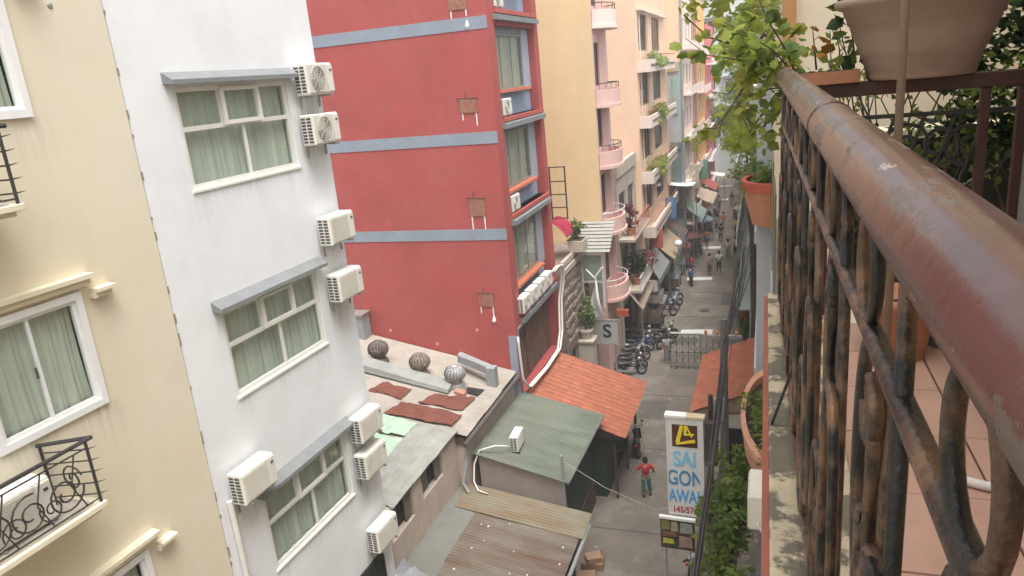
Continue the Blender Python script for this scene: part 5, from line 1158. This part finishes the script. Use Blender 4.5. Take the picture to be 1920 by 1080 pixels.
# utility pole and cables
up = thing('utility_pole', 'concrete utility pole with crossarms carrying the black cable bundle', 'utility pole', (-1.12, 20.6, 0))
MB().tube([(0, 0, 0), (0, 0, 9.3)], [.16, .10], 10).build('shaft', pole_m, up)
MB().box(-.6, .5, -.05, .05, 8.7, 8.8).build('crossarm', steel_m, up)
for x in (-.5, -.2, .35): MB().lathe([(.02, 0), (.05, .03), (.035, .06), (.055, .09), (.03, .14), (0, .15)], 10, (x, 0, 8.8)).build('insulator', M('insulator_orange', (.55, .2, .05), .4, .1, 5), up)
MB().box(-.28, .02, -.28, -.1, 6.2, 6.9).build('meter_box', steel_m, up, bevel=.02)
cb_ = thing('cable_bundle', 'thick black bundle of sagging overhead cables running along the right of the alley', 'cables')
rnd = random.Random(77)
ys = [-6, -2, 2, 5, 7, 9, 11, 13, 15, 17, 19, 20.6, 22, 24, 27, 30, 34, 38, 43, 48, 54, 60, 68]
for k in range(19):
    ox, oz = rnd.gauss(0, 1), rnd.gauss(0, 1); ph = rnd.uniform(0, 6.28); fan = rnd.uniform(-1, 1); fz = rnd.uniform(-.8, .5)
    pts = []
    for y in ys:
        tight = .048
        f_ = max(0, min(1, (y - 20.6) / 14))
        sag = -.5 * math.sin(math.pi * max(0, min(1, (y - 20.6) / 26))) if y > 20.6 else -.25 * math.sin(math.pi * (y + 6) / 26.6)
        pts.append((-1.05 + ox * tight + .02 * math.sin(ph + y * .5) + fan * .42 * f_ + (.012 * (y - 20) if y > 20.6 else 0), y, 8.72 + oz * tight + .02 * math.cos(ph + y * .6) + sag + fz * f_ * .8))
    MB().tube(pts, rnd.choice((.010, .013, .018)), 5).build('cable', cable_m, cb_, smooth=True)
sw = thing('service_wire', 'thin pale wire strung across the road from the green roof to the sign', 'cable')
MB().tube([(-6.1, 20.05, 4.6), (-4.5, 19.0, 4.42), (-2.8, 17.7, 4.7), (-1.3, 17.4, 5.3)], .011, 4).build('wire', M('pale_wire', (.34, .33, .28), .6), sw)
for k, (x, y, z, s_, lab) in enumerate(((-5.55, 21.0, .0, .34, 'larger brown cardboard box on the road edge under the green wall'), (-5.6, 20.2, .0, .3, 'brown cardboard box nearest the viewer by the green wall'), (-5.52, 20.95, .275, .26, 'open cardboard box stacked on the larger box by the green wall'))):
    t = thing('cardboard_box', lab, 'box', (x, y, z + .008), R(8 + 9 * k), 'cardboard boxes by the green wall')
    MB().box(-s_, s_, -s_ * .8, s_ * .8, 0, s_ * .8).build('carton', card_m, t, bevel=.01)
    for sx in (-1, 1): MB().hexa([(sx * s_, -s_ * .8, s_ * .8), (sx * s_, s_ * .8, s_ * .8), (sx * s_ * 1.15, s_ * .8, s_ * 1.1), (sx * s_ * 1.15, -s_ * .8, s_ * 1.1)], [(sx * s_, -s_ * .8, s_ * .81), (sx * s_, s_ * .8, s_ * .81), (sx * s_ * 1.15, s_ * .8, s_ * 1.11), (sx * s_ * 1.15, -s_ * .8, s_ * 1.11)]).build('flap', card_m, t)

# ================================================================ RIGHT ROW
nb1 = thing('neighbour_building', 'cream neighbouring building whose end wall rises behind the balcony pot', 'building', (.13, 0, 0), 0)
MB().box(.0, 8, 4.8, 17.9, 0, 23).build('wall', neighbour_cream, nb1)
MB().box(-.045, .03, 4.72, 4.798, 6, 23).build('corner_trim', M('tan_trim', (.42, .22, .10), .8, .1, 4), nb1)
for z in (2.5, 6.2, 13.0):
    for y in (6.5, 9.5, 12.5): MB().box(-.03, -.001, y, y + 1.6, z, z + 1.8).build('window', dark_glass, nb1)
nb2 = thing('blue_grey_building', 'blue-grey painted building seen edge-on beyond the balcony ledge', 'building', (-.2, 0, 0))
MB().box(0, 8, 18.2, 38, 0, 17.5).build('wall', greyblue_wall, nb2)
MB().box(-.06, -.001, 18.5, 37.5, 12.0, 12.3).box(-.06, -.001, 18.5, 37.5, 8.4, 8.7).build('string_course', pale_wall, nb2)
MB().box(.36, .44, 18.12, 18.198, 9, 16).build('downpipe', white_frame, nb2)
def right_house(name, label, X, Y0, Y1, H_, mat):
    b = thing(name, label, 'building', (X, Y1, 0), R(180)); L_ = Y1 - Y0
    hs = [(y, y + 1.6, z, z + 1.8) for z in (4.2, 7.7, 11.2) for y in [1.2 + 3 * k for k in range(int((L_ - 1.2) / 3))]]
    facade(MB(), 0, L_, 0, H_, hs, 8, .25).build('wall', mat, b)
    for a, bb, c, d in hs: window(b, a + .01, bb - .01, c + .01, d - .01, -.08, .09, [], [], white_frame, dark_glass)
    for z in (3.6, 7.1, 10.6): MB().box(.003, .7, .5, L_ - .5, z - .1, z).box(.62, .68, .5, L_ - .5, z + .002, z + .7).build('balcony', mat, b)
right_house('right_row_house', 'pale house on the right of the alley beyond the blue-grey one', -.75, 38.1, 58, 15, pale_wall)
right_house('right_row_house', 'beige house on the right of the alley in the distance', -1.1, 58.1, 80, 14, beige_wall)
right_house('right_row_house', 'tan far house at the right end of the alley', -1.3, 80.1, 108, 13, peach_wall)
awning('canvas_awning', 'blue-grey awning over the right kerb in the distance', M('canvas_bluegrey', (.36, .42, .45), .85, .08, 2), [(-.8, 52.0, 3.5), (-1.9, 51.8, 3.0), (-1.9, 56.5, 3.0), (-.8, 56.5, 3.5)], .15)
awning('canvas_awning', 'pale green awning low on the right kerb behind the tile canopy', M('canvas_green', (.30, .40, .34), .85, .08, 2), [(-.8, 43.0, 3.3), (-1.7, 42.8, 2.8), (-1.7, 47.5, 2.8), (-.8, 47.5, 3.3)], .15)
t = thing('orange_banner', 'orange banner hanging at the right of the alley', 'banner', (-1.75, 60.5, 2.2)); MB().thick_grid(lambda u, v: (.5 * u, .05 * math.sin(u * 5), 2.2 * v), 6, 4, (0, .02, 0)).build('cloth', M('banner_orange', (.6, .22, .05), .8, .1, 4), t); MB().tube([(-.05, 0, 2.25), (1.0, 0, 2.25)], .02, 6).build('arm', steel_m, t); MB().tube([(-.05, 0, -2.2), (-.05, 0, 2.3)], .03, 6).build('pole', steel_m, t)
place_ac(ac_blank_proto, 'white air conditioner on the cream neighbour wall among leaves, left of the balcony ledge', None, R(180), (.13, 11.8, 8.75), 1.1)
# upper and lower curved balconies
def bowl(name, label, cx_, cy_, z0, z1, rx, ry, flare, mat, rim_mat, a0=90, a1=270):
    t = thing(name, label, 'planter', (cx_, cy_, z0)); n = 20; h = z1 - z0
    def ring(k, z, m=1): 
        return [(rx * k * math.cos(R(a0 + (a1 - a0) * i / n)), ry * k * math.sin(R(a0 + (a1 - a0) * i / n)), z) for i in range(n + 1)]
    s = MB(); b0 = ring(flare, 0); b1 = ring(.96, h * .8)
    s.v = b0 + b1; s.f = [(i, i + 1, n + 2 + i, n + 1 + i) for i in range(n)] + [tuple(range(n + 1))]
    s.build('bowl', mat, t)
    s = MB(); o_ = ring(1.0, h * .8); o2 = ring(1.0, h); i2 = ring(.84, h); i1 = ring(.84, h * .6); k = n + 1
    s.v = o_ + o2 + i2 + i1
    for m in range(3): s.f += [(m * k + i, m * k + i + 1, (m + 1) * k + i + 1, (m + 1) * k + i) for i in range(n)]
    s.build('rim', rim_mat, t)
    s = MB(); s.v = ring(.86, h * .7); s.f = [tuple(range(n + 1))]; s.build('soil', soil_m, t)
    s = MB(); leaf_cloud(s, (-rx * .22, 0, h * 1.05), (rx * .55, ry * .8, h * .4), 700, .13, int(cy_ * 7), hang=.1); s.build('foliage', leaf_m, t, recalc=False)
    return t
bowl('balcony_planter', 'flared terracotta balcony planter with a brick-red rim on the blue-grey corner', .1, 18.0, 12.65, 13.7, .64, .95, .62, terracotta, terra_rim, 90, 300)
bowl('balcony_planter', 'long curved peach balcony planter full of plants below the ledge', .13, 15.5, 8.4, 9.0, .62, 2.3, .9, M('peach_terracotta', (.58, .30, .20), .8, .08, 3, .08, 50, GRIME, .2, .15), M('peach_terracotta', (.58, .30, .20)))
tree('street_tree', 'leafy green tree beside the cable bundle below the balcony ledge', (-.75, 12.6, 0), 7.6, [((.2, 1.2, 7.6), (.3, .7, .5)), ((-.15, .7, 7.0), (.42, .8, .8)), ((.25, -.4, 6.6), (.42, .8, .8)), ((-.15, 2.6, 6.6), (.42, .8, .8)), ((.2, -1.4, 6.0), (.45, .8, .9)), ((-.05, .4, 5.6), (.5, .9, .8)), ((-.35, 3.4, 5.4), (.5, .9, .9)), ((-.3, -1.8, 4.8), (.5, .9, .9)), ((.3, 3.0, 7.0), (.35, .8, .7))], .17, leaf_m, 5, n=800)
tree('blossom_tree', 'small tree with pale whitish blossom at the bottom right of the alley', (-.95, 17.0, 0), 4.2, [((0, 0, 4.3), (.45, .8, .5)), ((.15, 1.1, 3.7), (.45, .8, .5)), ((-.1, -1.2, 3.9), (.45, .8, .5))], .12, blossom_m, 6, n=700)
tree('street_tree', 'slim tree with pale foliage above the right kerb beyond the tile canopy', (-.5, 36.5, 0), 12.5, [((-.4, 0, 12.4), (.7, 1.4, 1.1)), ((-.6, 1.0, 10.8), (.7, 1.3, 1.0)), ((-.1, -1, 11.2), (.5, 1.2, .9))], .24, leaf_pale, 7, n=420)
tree('street_tree', 'tall pale green tree arching over the alley in the distance', (-.95, 57.0, 0), 14, [((-.9, 0, 13.2), (1.5, 2, 1.3)), ((-1.9, 2, 11.6), (1.3, 2, 1.0)), ((-.4, -2, 11.4), (1.1, 2, 1.1)), ((-1.2, 0, 15.2), (1.4, 2, 1.1))], .36, leaf_pale, 8, n=480)
tree('street_tree', 'far pale tree standing before the end building', (-2.2, 98.0, 0), 12, [((-.5, 0, 12), (2.2, 2, 1.8)), ((-2.4, 1, 9.8), (1.8, 2, 1.6)), ((1.2, 0, 9.6), (1.8, 2, 1.5)), ((-1.8, 0, 6.6), (1.7, 2, 1.4)), ((.6, 0, 14.8), (2, 2, 1.6))], .5, leaf_pale, 9, n=500)
cv = thing('overhanging_creeper', 'light yellow-green creeper spilling from the cream neighbour wall over the alley at the top', 'creeper', (.1, 7.5, 15.0))
for k in range(9):
    rnd2 = random.Random(300 + k); y0_ = rnd2.uniform(-2.2, 2.5); p = [(0, y0_, rnd2.uniform(.4, 2.4))]
    for j in range(5): p.append((p[-1][0] - rnd2.uniform(.05, .16), p[-1][1] + rnd2.gauss(0, .2), p[-1][2] + rnd2.uniform(-.25, .2)))
    MB().tube(p, [.018, .015, .012, .009, .006, .004], 5).build('stem', vine_m, cv)
s = MB()
for k, (x, y, z, rx_, rz2, n) in enumerate(((-.30, 1.0, 2.2, .35, .45, 170), (-.75, 2.5, 2.1, .45, .45, 190), (-.25, -.5, 1.5, .25, .4, 130), (-.45, 2.0, 1.0, .35, .45, 150), (-.35, 3.5, .4, .35, .45, 150), (-.95, 4.0, 2.7, .5, .5, 150), (-.45, 5.5, 1.4, .4, .6, 150), (-.45, 6.0, 0.2, .4, .5, 140), (-.6, 5.0, 3.2, .6, .4, 140))): leaf_cloud(s, (x, y, z), (rx_, .9, rz2), n, .125, 310 + k, hang=.5)
s.build('foliage', leaf_yellow, cv, recalc=False)
for k, (x, y, z, lab) in enumerate(((-1.35, 47.5, .01, 'potted shrub on the right kerb by the pale green awning'), (-1.6, 53.5, .01, 'potted shrub on the right kerb by the blue-grey awning'), (-1.0, 41.0, .01, 'potted shrub on the right kerb just past the lattice barrier'))):
    plant('potted_shrub', lab, (x, y, z), (.6, .6, .9), 500, .22, leaf_m, 60 + k, pot=(.35, .5, terracotta), group='potted shrubs on the right kerb')

# ================================================================ THE BALCONY WE STAND ON
RXF = lambda y: .108 - .015 * y
RZF = lambda y: 16.376 + .012 * y
own = thing('own_building', 'terracotta-floored balcony building in the right foreground', 'building', (0, 0, 0))
MB().box(.30, 8, -9, 3.3, 0, 15.1).build('lower_wall', neighbour_cream, own)
MB().box(1.75, 8, -9, 3.3, 15.47, 22).build('back_wall', neighbour_cream, own)
MB().box(.55, 1.75, -9, 3.3, 18.25, 18.45).build('upper_slab', neighbour_cream, own)
bal = thing('balcony', 'balcony with a peeling painted ledge and terracotta floor tiles under the wrought rail', 'balcony', (0, 0, 0))
MB().box(.012, .20, -1.5, 3.22, 15.14, 15.5).build('ledge', ledge_m, bal, bevel=.006)
MB().box(-.004, .0115, -1.5, 3.2, 15.12, 15.488).build('fascia', fascia_m, bal)
MB().box(.20, 1.75, -1.5, 3.22, 15.14, 15.44).build('slab', neighbour_cream, bal)
tp = None
for i in range(5):
    for j in range(15):
        x, y = .205 + .303 * i, -1.3 + .303 * j
        if y + .3 > 3.2: continue
        if tp is None: tp = MB().box(0, .298, 0, .298, 0, .022).build('floor_tile', floor_tile_m, bal, bevel=.003); tp.location = (x, y, 15.446)
        else: share(tp, bal, (x, y, 15.446 + random.uniform(-.001, .001)))
rl = thing('balcony_railing', 'thick worn brown pipe handrail over gilded black wrought-iron scrollwork', 'railing', (0, 0, 0))
yy = [-1.4 + 4.42 * k / 90 for k in range(91)]
MB().tube([(RXF(y), y, RZF(y)) for y in yy], .032, 32).build('handrail', rail_m, rl, smooth=True)
MB().lathe([(0, .02), (.02, .015), (.032, 0)], 24, (RXF(3.02), 3.02, RZF(3.02)), Matrix.Rotation(R(-90), 3, 'X')).build('end_cap', rail_m, rl, smooth=True)
for y in (1.18,):  # welded joint in the pipe
    MB().tube([(RXF(y) + .0322 * math.sin(q) , y + .004 * math.sin(3 * q), RZF(y) + .0322 * math.cos(q)) for q in [k * 6.283 / 24 for k in range(24)]], .0016, 5, closed=True).build('weld_seam', rail_m, rl)
XB = lambda y: RXF(y) - .004
zb, zs_ = 15.56, 16.245
MB().tube([(XB(y), y, zs_) for y in (-1.4, 0, 1, 2, 3.0)], .0095, 10).build('mid_rail', gilt_m, rl, smooth=True)
MB().tube([(XB(y), y, zb) for y in (-1.4, 0, 1, 2, 3.0)], .0095, 8).build('bottom_rail', gilt_m, rl, smooth=True)
PU = .36
def c_scroll(r0, turns=1.25, n=26):
    pts = []
    for i in range(n + 1):      # two opposed spirals joined by an S
        u = i / n * 2 - 1
        k = 1 - abs(u); rr = r0 * (.30 + .70 * k)
        a = turns * 6.283 * .5 * (1 - k)
        s_ = 1 if u > 0 else -1
        pts.append((0, s_ * (rr * math.sin(a)) * .9, s_ * (r0 * 1.05 - rr * math.cos(a) * .0) - s_ * rr * math.cos(a) * (1 - k) ** .7 + (0)))
    return pts
def s_curve(h, w, n=28):
    # an S with curled ends, height h, half-width w
    pts = []
    for i in range(n + 1):
        t_ = i / n
        if t_ < .3:
            q = (t_ / .3); a = math.pi * 1.6 * (1 - q); r_ = w * (.35 + .4 * q)
            pts.append((0, -w * .35 + r_ * math.sin(a), h * .5 - w * 1.0 + r_ * math.cos(a)))
        elif t_ > .7:
            q = (t_ - .7) / .3; a = math.pi * 1.6 * q; r_ = w * (.75 - .4 * q)
            pts.append((0, w * .35 - r_ * math.sin(a), -h * .5 + w * 1.0 - r_ * math.cos(a)))
        else:
            q = (t_ - .3) / .4; 
            y_ = -w * .35 + (w * .7) * q; z_ = (h * .5 - w * .25) * (1 - q) + (-h * .5 + w * .25) * q
            pts.append((0, y_ + .35 * w * math.sin(q * 2 * math.pi), z_))
    return pts
def place_iron(proto, mb, name, loc, rot=(0, 0, 0), scale=(1, 1, 1)):
    if proto is None:
        proto = mb.build(name, gilt_m, rl, smooth=True); proto.location = loc; proto.rotation_euler = rot; proto.scale = scale; return proto
    share(proto, rl, loc, rot, scale); return proto
bar = sc1 = rg = hk = lnk = None
for k in range(15):
    y = -1.25 + PU * k
    if y > 2.95: break
    x = XB(y)
    bar = place_iron(bar, MB().tube([(0, 0, 15.5), (0, 0, 15.9), (0, 0, 16.345)], .0070, 10), 'baluster', (x, y, 0))
    yc = y + PU / 2
    if yc > 2.95: break
    x = XB(yc)
    def oval(h, w, p=1.0):
        return [(0, w * math.copysign(abs(math.cos(q)) ** p, math.cos(q)), h * math.sin(q)) for q in [i * 6.283185 / 32 for i in range(32)]]
    sc1 = place_iron(sc1, MB().tube(oval(.165, .10, .8), .0074, 8, closed=True), 'oval_loop', (x + .007, yc - .02, 16.065))
    sc1 = place_iron(sc1, None, 'oval_loop', (x - .007, yc + .02, 15.735))
    lnk = place_iron(lnk, MB().tube(oval(.19, .075, .8), .0068, 8, closed=True), 'link_loop', (x - .009, y + .005, 15.90))
    rg = place_iron(rg, MB().tube([(0, .05 * math.cos(q), .05 * math.sin(q)) for q in [i * 6.283 / 24 for i in range(24)]], .0065, 8, closed=True), 'ring', (x, yc, 16.298))
    hk = place_iron(hk, MB().tube(s_curve(.40, .085), .0066, 8), 'scroll', (x + .002, yc + .01, 15.90), (R(14), 0, 0))
    hk = place_iron(hk, None, 'scroll', (x - .004, y + .075, 16.12), (R(-10), 0, 0), (1, -.7, .6))
    hk = place_iron(hk, None, 'scroll', (x + .004, y - .075, 15.69), (R(10), 0, 0), (1, .7, .6))
MB().tube([(XB(1.9), 1.9, 15.72), (.0, 2.0, 15.42)], .004, 5).build('stay_wire', iron_m, rl)
# cross railing at the far end
cr = thing('end_railing', 'maroon iron end railing with scrolls under the clay pot', 'railing', (0, 3.05, 0))
MB().box(.07, 1.05, -.025, .09, 16.315, 16.365).build('top_beam', post_m, cr, bevel=.004)
MB().box(.08, 1.0, .02, .034, 16.225, 16.24).build('rail', iron_m, cr)
for x in (.20, .715, .83): MB().box(x, x + .032, -.01, .022, 15.46, 16.314).build('post', post_m, cr, bevel=.003)
for k in range(5):
    xc = .30 + .1 * k
    MB().tube(scroll((xc, 16.12), .085, 1.5, 22, .6 + k, 1 if k % 2 else -1, 'xz', .03), .007, 6).build('scroll', iron_m, cr)
    MB().tube([(xc - .05, .03, 15.75), (xc - .02, .03, 16.0), (xc + .05, .03, 16.225)], .006, 6).build('bar', iron_m, cr)
pt = thing('clay_pot', 'large round clay flower pot standing on the end railing', 'flower pot', (.525, 3.08, 16.367))
MB().lathe([(0, .0), (.168, 0), (.176, .01), (.180, .035), (.183, .037), (.186, .055), (.189, .057), (.192, .075), (.195, .077), (.204, .105), (.224, .15), (.24, .195), (.246, .198), (.252, .225), (.257, .227), (.262, .247), (.285, .256), (.292, .27), (.286, .284), (.27, .286), (.26, .275), (.25, .25), (0, .24)], 72).build('pot_body', pot_m, pt, smooth=True)
MB().lathe([(0, .255), (.245, .26)], 24, cap=False).build('soil', soil_m, pt)
s = MB(); leaf_cloud(s, (0, 0, .52), (.25, .25, .22), 240, .07, 91); s.build('foliage', leaf_dark, pt, recalc=False)
tr_ = thing('planter_tray', 'shallow terracotta tray with soil and seedlings at the far rail corner', 'planter', (.075, 3.02, 16.367))
MB().box(0, .245, -.02, .10, 0, .012).box(0, .245, -.02, -.008, .012, .045).box(0, .245, .088, .10, .012, .045).box(0, .012, -.008, .088, .012, .045).box(.233, .245, -.008, .088, .012, .045).build('tray', M('tray_clay', (.36, .17, .09), .75, .15, 10, .1, 60), tr_)
MB().thick_grid(lambda u, v: (.013 + .218 * u, -.007 + .094 * v, .042 + .010 * math.sin(u * 23) * math.cos(v * 17)), 16, 8, (0, 0, -.02)).build('soil', soil_m, tr_)
rd = thing('hanging_rod', 'thin brown vertical rod rising past the clay pot behind the handrail', 'rod', (.245, 1.62, 0)); MB().tube([(0, 0, 15.47), (0, 0, 18.3)], .0078, 10).build('rod', rod_m, rd, smooth=True); MB().lathe([(.03, 0), (.03, .006), (.01, .012)], 12, (0, 0, 15.469)).build('foot_plate', rod_m, rd)
# low dark screen with cream coping behind, and things on the floor
pw = thing('screen_wall', 'low dark screened wall with a cream coping behind the end railing', 'wall', (.38, 4.2, 14.6))
MB().box(0, 2.0, 0, .16, 0, 1.42).build('screen', tarp_m, pw); MB().box(-.03, 2.03, -.04, .2, 1.421, 1.465).build('coping', cream_trim, pw)
for k in range(16): MB().box(.02 + .125 * k, .07 + .125 * k, -.015, -.001, .02, 1.4).build('slat', tarp_m, pw)
MB().tube([(.35, -.03, 1.05), (.72, -.02, 1.28)], .006, 5).build('pale_rod', steel_m, pw); MB().tube([(.2, -.03, .98), (.42, -.02, 1.1)], .006, 5).build('pale_rod', steel_m, pw)
gp = thing('concrete_pier', 'grey concrete pier at the right edge of the balcony', 'pier', (.86, 3.0, 15.468)); MB().box(0, .25, -.25, .1, 0, 2.78).build('shaft', M('grey_pier', (.30, .28, .29), .9, .1, 3, .1, 40, GRIME, .3, .2), gp, bevel=.01)
MB().box(-.02, .27, -.27, .12, 0, .08).build('base', M('grey_pier', (.3, .28, .29)), gp)
for (x, y, r_, h_, m_, lab) in ((.43, 2.62, .11, .22, terracotta, 'orange terracotta pot on the balcony floor behind the ironwork'), (.62, 2.75, .12, .25, M('bucket_grey', (.25, .28, .32), .6, .1, 5), 'blue-grey bucket on the balcony floor behind the ironwork'), (.75, 2.1, .10, .2, M('white_pot', (.6, .6, .58), .6, .05, 5), 'small white pot on the balcony floor')):
    t = thing('floor_pot', lab, 'pot', (x, y, 15.469)); MB().lathe([(0, 0), (r_ * .75, 0), (r_, h_ * .85), (r_ * 1.1, h_ * .86), (r_ * 1.1, h_), (r_ * .95, h_), (r_ * .9, h_ * .85), (0, h_ * .8)], 24).build('pot', m_, t, smooth=True); MB().lathe([(0, h_ * .82), (r_ * .88, h_ * .83)], 16, cap=False).build('soil', soil_m, t)
hs_ = thing('floor_hose', 'white garden hose curving across the balcony tiles', 'hose'); MB().tube([(.30, 1.98, 15.482), (.40, 1.80, 15.482), (.50, 1.76, 15.482), (.66, 1.84, 15.482), (.95, 2.1, 15.482), (1.3, 2.1, 15.482)], .012, 8).build('hose', pipe_white, hs_, smooth=True)

# climbing plants behind the end railing
vn = thing('climbing_vine', 'tangled climbing vine with small leaves behind the end railing', 'vine', (.7, 3.75, 15.9))
rnd = random.Random(44)
for k in range(26):
    x = rnd.uniform(-.45, .6); p = [(x, rnd.uniform(-.1, .1), -.3)]
    for j in range(6): p.append((p[-1][0] + rnd.gauss(0, .07), p[-1][1] + rnd.gauss(0, .04), p[-1][2] + rnd.uniform(.08, .2)))
    MB().tube(p, [.006, .006, .005, .005, .004, .003, .002], 5).build('stem', vine_m, vn)
s = MB(); leaf_cloud(s, (.1, 0, .35), (.6, .2, .5), 900, .05, 45); s.build('foliage', leaf_m, vn, recalc=False)
s = MB(); leaf_cloud(s, (.35, .1, .6), (.5, .2, .6), 900, .06, 46); leaf_cloud(s, (.25, .05, .2), (.3, .2, .3), 700, .055, 47); s.build('foliage', leaf_dark, vn, recalc=False)

# plant leaning out over the alley from the rail corner: every leaf its own
def lobed():
    s = MB(); P = [(0, 0, 0)]; n = 0
    prof = [(.0, .0), (.20, .16), (.40, .22), (.35, .40), (.44, .56), (.27, .72), (.0, 1.0)]
    V = [(0, 0, 0), (0, .5, .05), (0, 1.0, -.06)]
    for sx in (-1, 1): V += [(sx * x, y, -.10 * abs(x) * 2) for x, y in prof[1:-1]]
    F_ = [(0, 1, 3), (3, 1, 4), (4, 1, 5), (5, 1, 6), (6, 1, 7), (7, 1, 2), (0, 8, 1), (8, 9, 1), (9, 10, 1), (10, 11, 1), (11, 12, 1), (12, 2, 1)]
    s.add(V, F_); return s
sb = thing('overhanging_shrub', 'shrub with yellow-green and amber leaves leaning over the alley from the rail corner', 'shrub', (.12, 3.1, 16.38))
LM = {}
for nm, m_ in (('g', leaf_m), ('y', leaf_yellow), ('d', leaf_dark), ('a', leaf_amber)):
    pass
rnd = random.Random(101)
def leaf_at(p, d, size, key):
    d = Vector(d).normalized(); q = d.to_track_quat('Y', 'Z'); e = (q.to_matrix() @ Matrix.Rotation(rnd.uniform(-1.2, 1.2), 3, 'Y')).to_euler()
    if key not in LM:
        o = lobed().build('leaf', {'g': leaf_m, 'y': leaf_yellow, 'd': leaf_dark, 'a': leaf_amber}[key], sb, recalc=False); LM[key] = o
        o.location = p; o.rotation_euler = e; o.scale = (size,) * 3
    else: share(LM[key], sb, p, e, (size,) * 3)
def branch(pts, nl, spread, size, keys, r=.004):
    MB().tube(pts, [r * (1 - .7 * i / (len(pts) - 1)) for i in range(len(pts))], 6).build('stem', vine_m, sb, smooth=True)
    P = [Vector(p) for p in pts]
    for k in range(nl):
        t_ = (.15 + .85 * (k + rnd.random()) / nl) * (len(P) - 1); i = min(int(t_), len(P) - 2); p = P[i].lerp(P[i + 1], t_ - i)
        d = Vector((rnd.gauss(0, 1), rnd.gauss(0, .8), rnd.gauss(-.35, .7)))
        o = d.normalized() * rnd.uniform(.01, spread)
        leaf_at(p + o, d, size * rnd.uniform(.7, 1.3), rnd.choice(keys))
branch([(.0, .02, .0), (-.10, .05, .07), (-.22, .05, .10), (-.34, .02, .13), (-.42, .0, .20)], 40, .06, .052, 'gyyyyg')
branch([(.0, .02, .0), (-.09, -.05, .12), (-.20, -.10, .20), (-.27, -.12, .24)], 40, .06, .054, 'gygyyy')
branch([(.0, .02, .0), (-.06, .0, .14), (-.12, -.02, .24), (-.15, -.02, .32)], 38, .06, .055, 'gyygyy')
branch([(-.03, .02, -.02), (-.10, .1, -.02), (-.18, .1, -.04), (-.24, .1, -.08)], 36, .06, .05, 'yygyg')
branch([(-.02, .05, -.05), (-.07, .1, -.10), (-.12, .1, -.16), (-.14, .1, -.22)], 34, .07, .046, 'ggyy')
branch([(-.10, .05, .07), (-.16, .2, .14), (-.26, .3, .16), (-.34, .4, .26)], 30, .07, .058, 'gyy')
branch([(-.02, .05, .02), (-.06, .2, .10), (-.12, .3, .20), (-.2, .4, .32)], 34, .08, .058, 'gyyg')
branch([(.06, .02, .04), (.05, .0, .12), (.04, -.02, .20)], 9, .03, .05, 'aay')
branch([(.14, .03, .04), (.14, .03, .10), (.13, .02, .15)], 9, .02, .038, 'yyg')
branch([(.20, .08, .05), (.19, .08, .13), (.17, .08, .24), (.2, .1, .3)], 20, .035, .065, 'ggdd')

# ================================================================ HAZE
hz = MB().box(-30, 30, -12, 125, -1, 27.5).build('haze', bpy.data.materials.new('haze_air'))
hm = hz.data.materials[0]; hm.use_nodes = True; hN = hm.node_tree
hN.nodes.remove(hN.nodes['Principled BSDF'])
pv = hN.nodes.new('ShaderNodeVolumePrincipled'); pv.inputs['Color'].default_value = (.95, .95, .95, 1); pv.inputs['Density'].default_value = .0018
hN.links.new(pv.outputs[0], hN.nodes['Material Output'].inputs['Volume'])
stuff(hz)
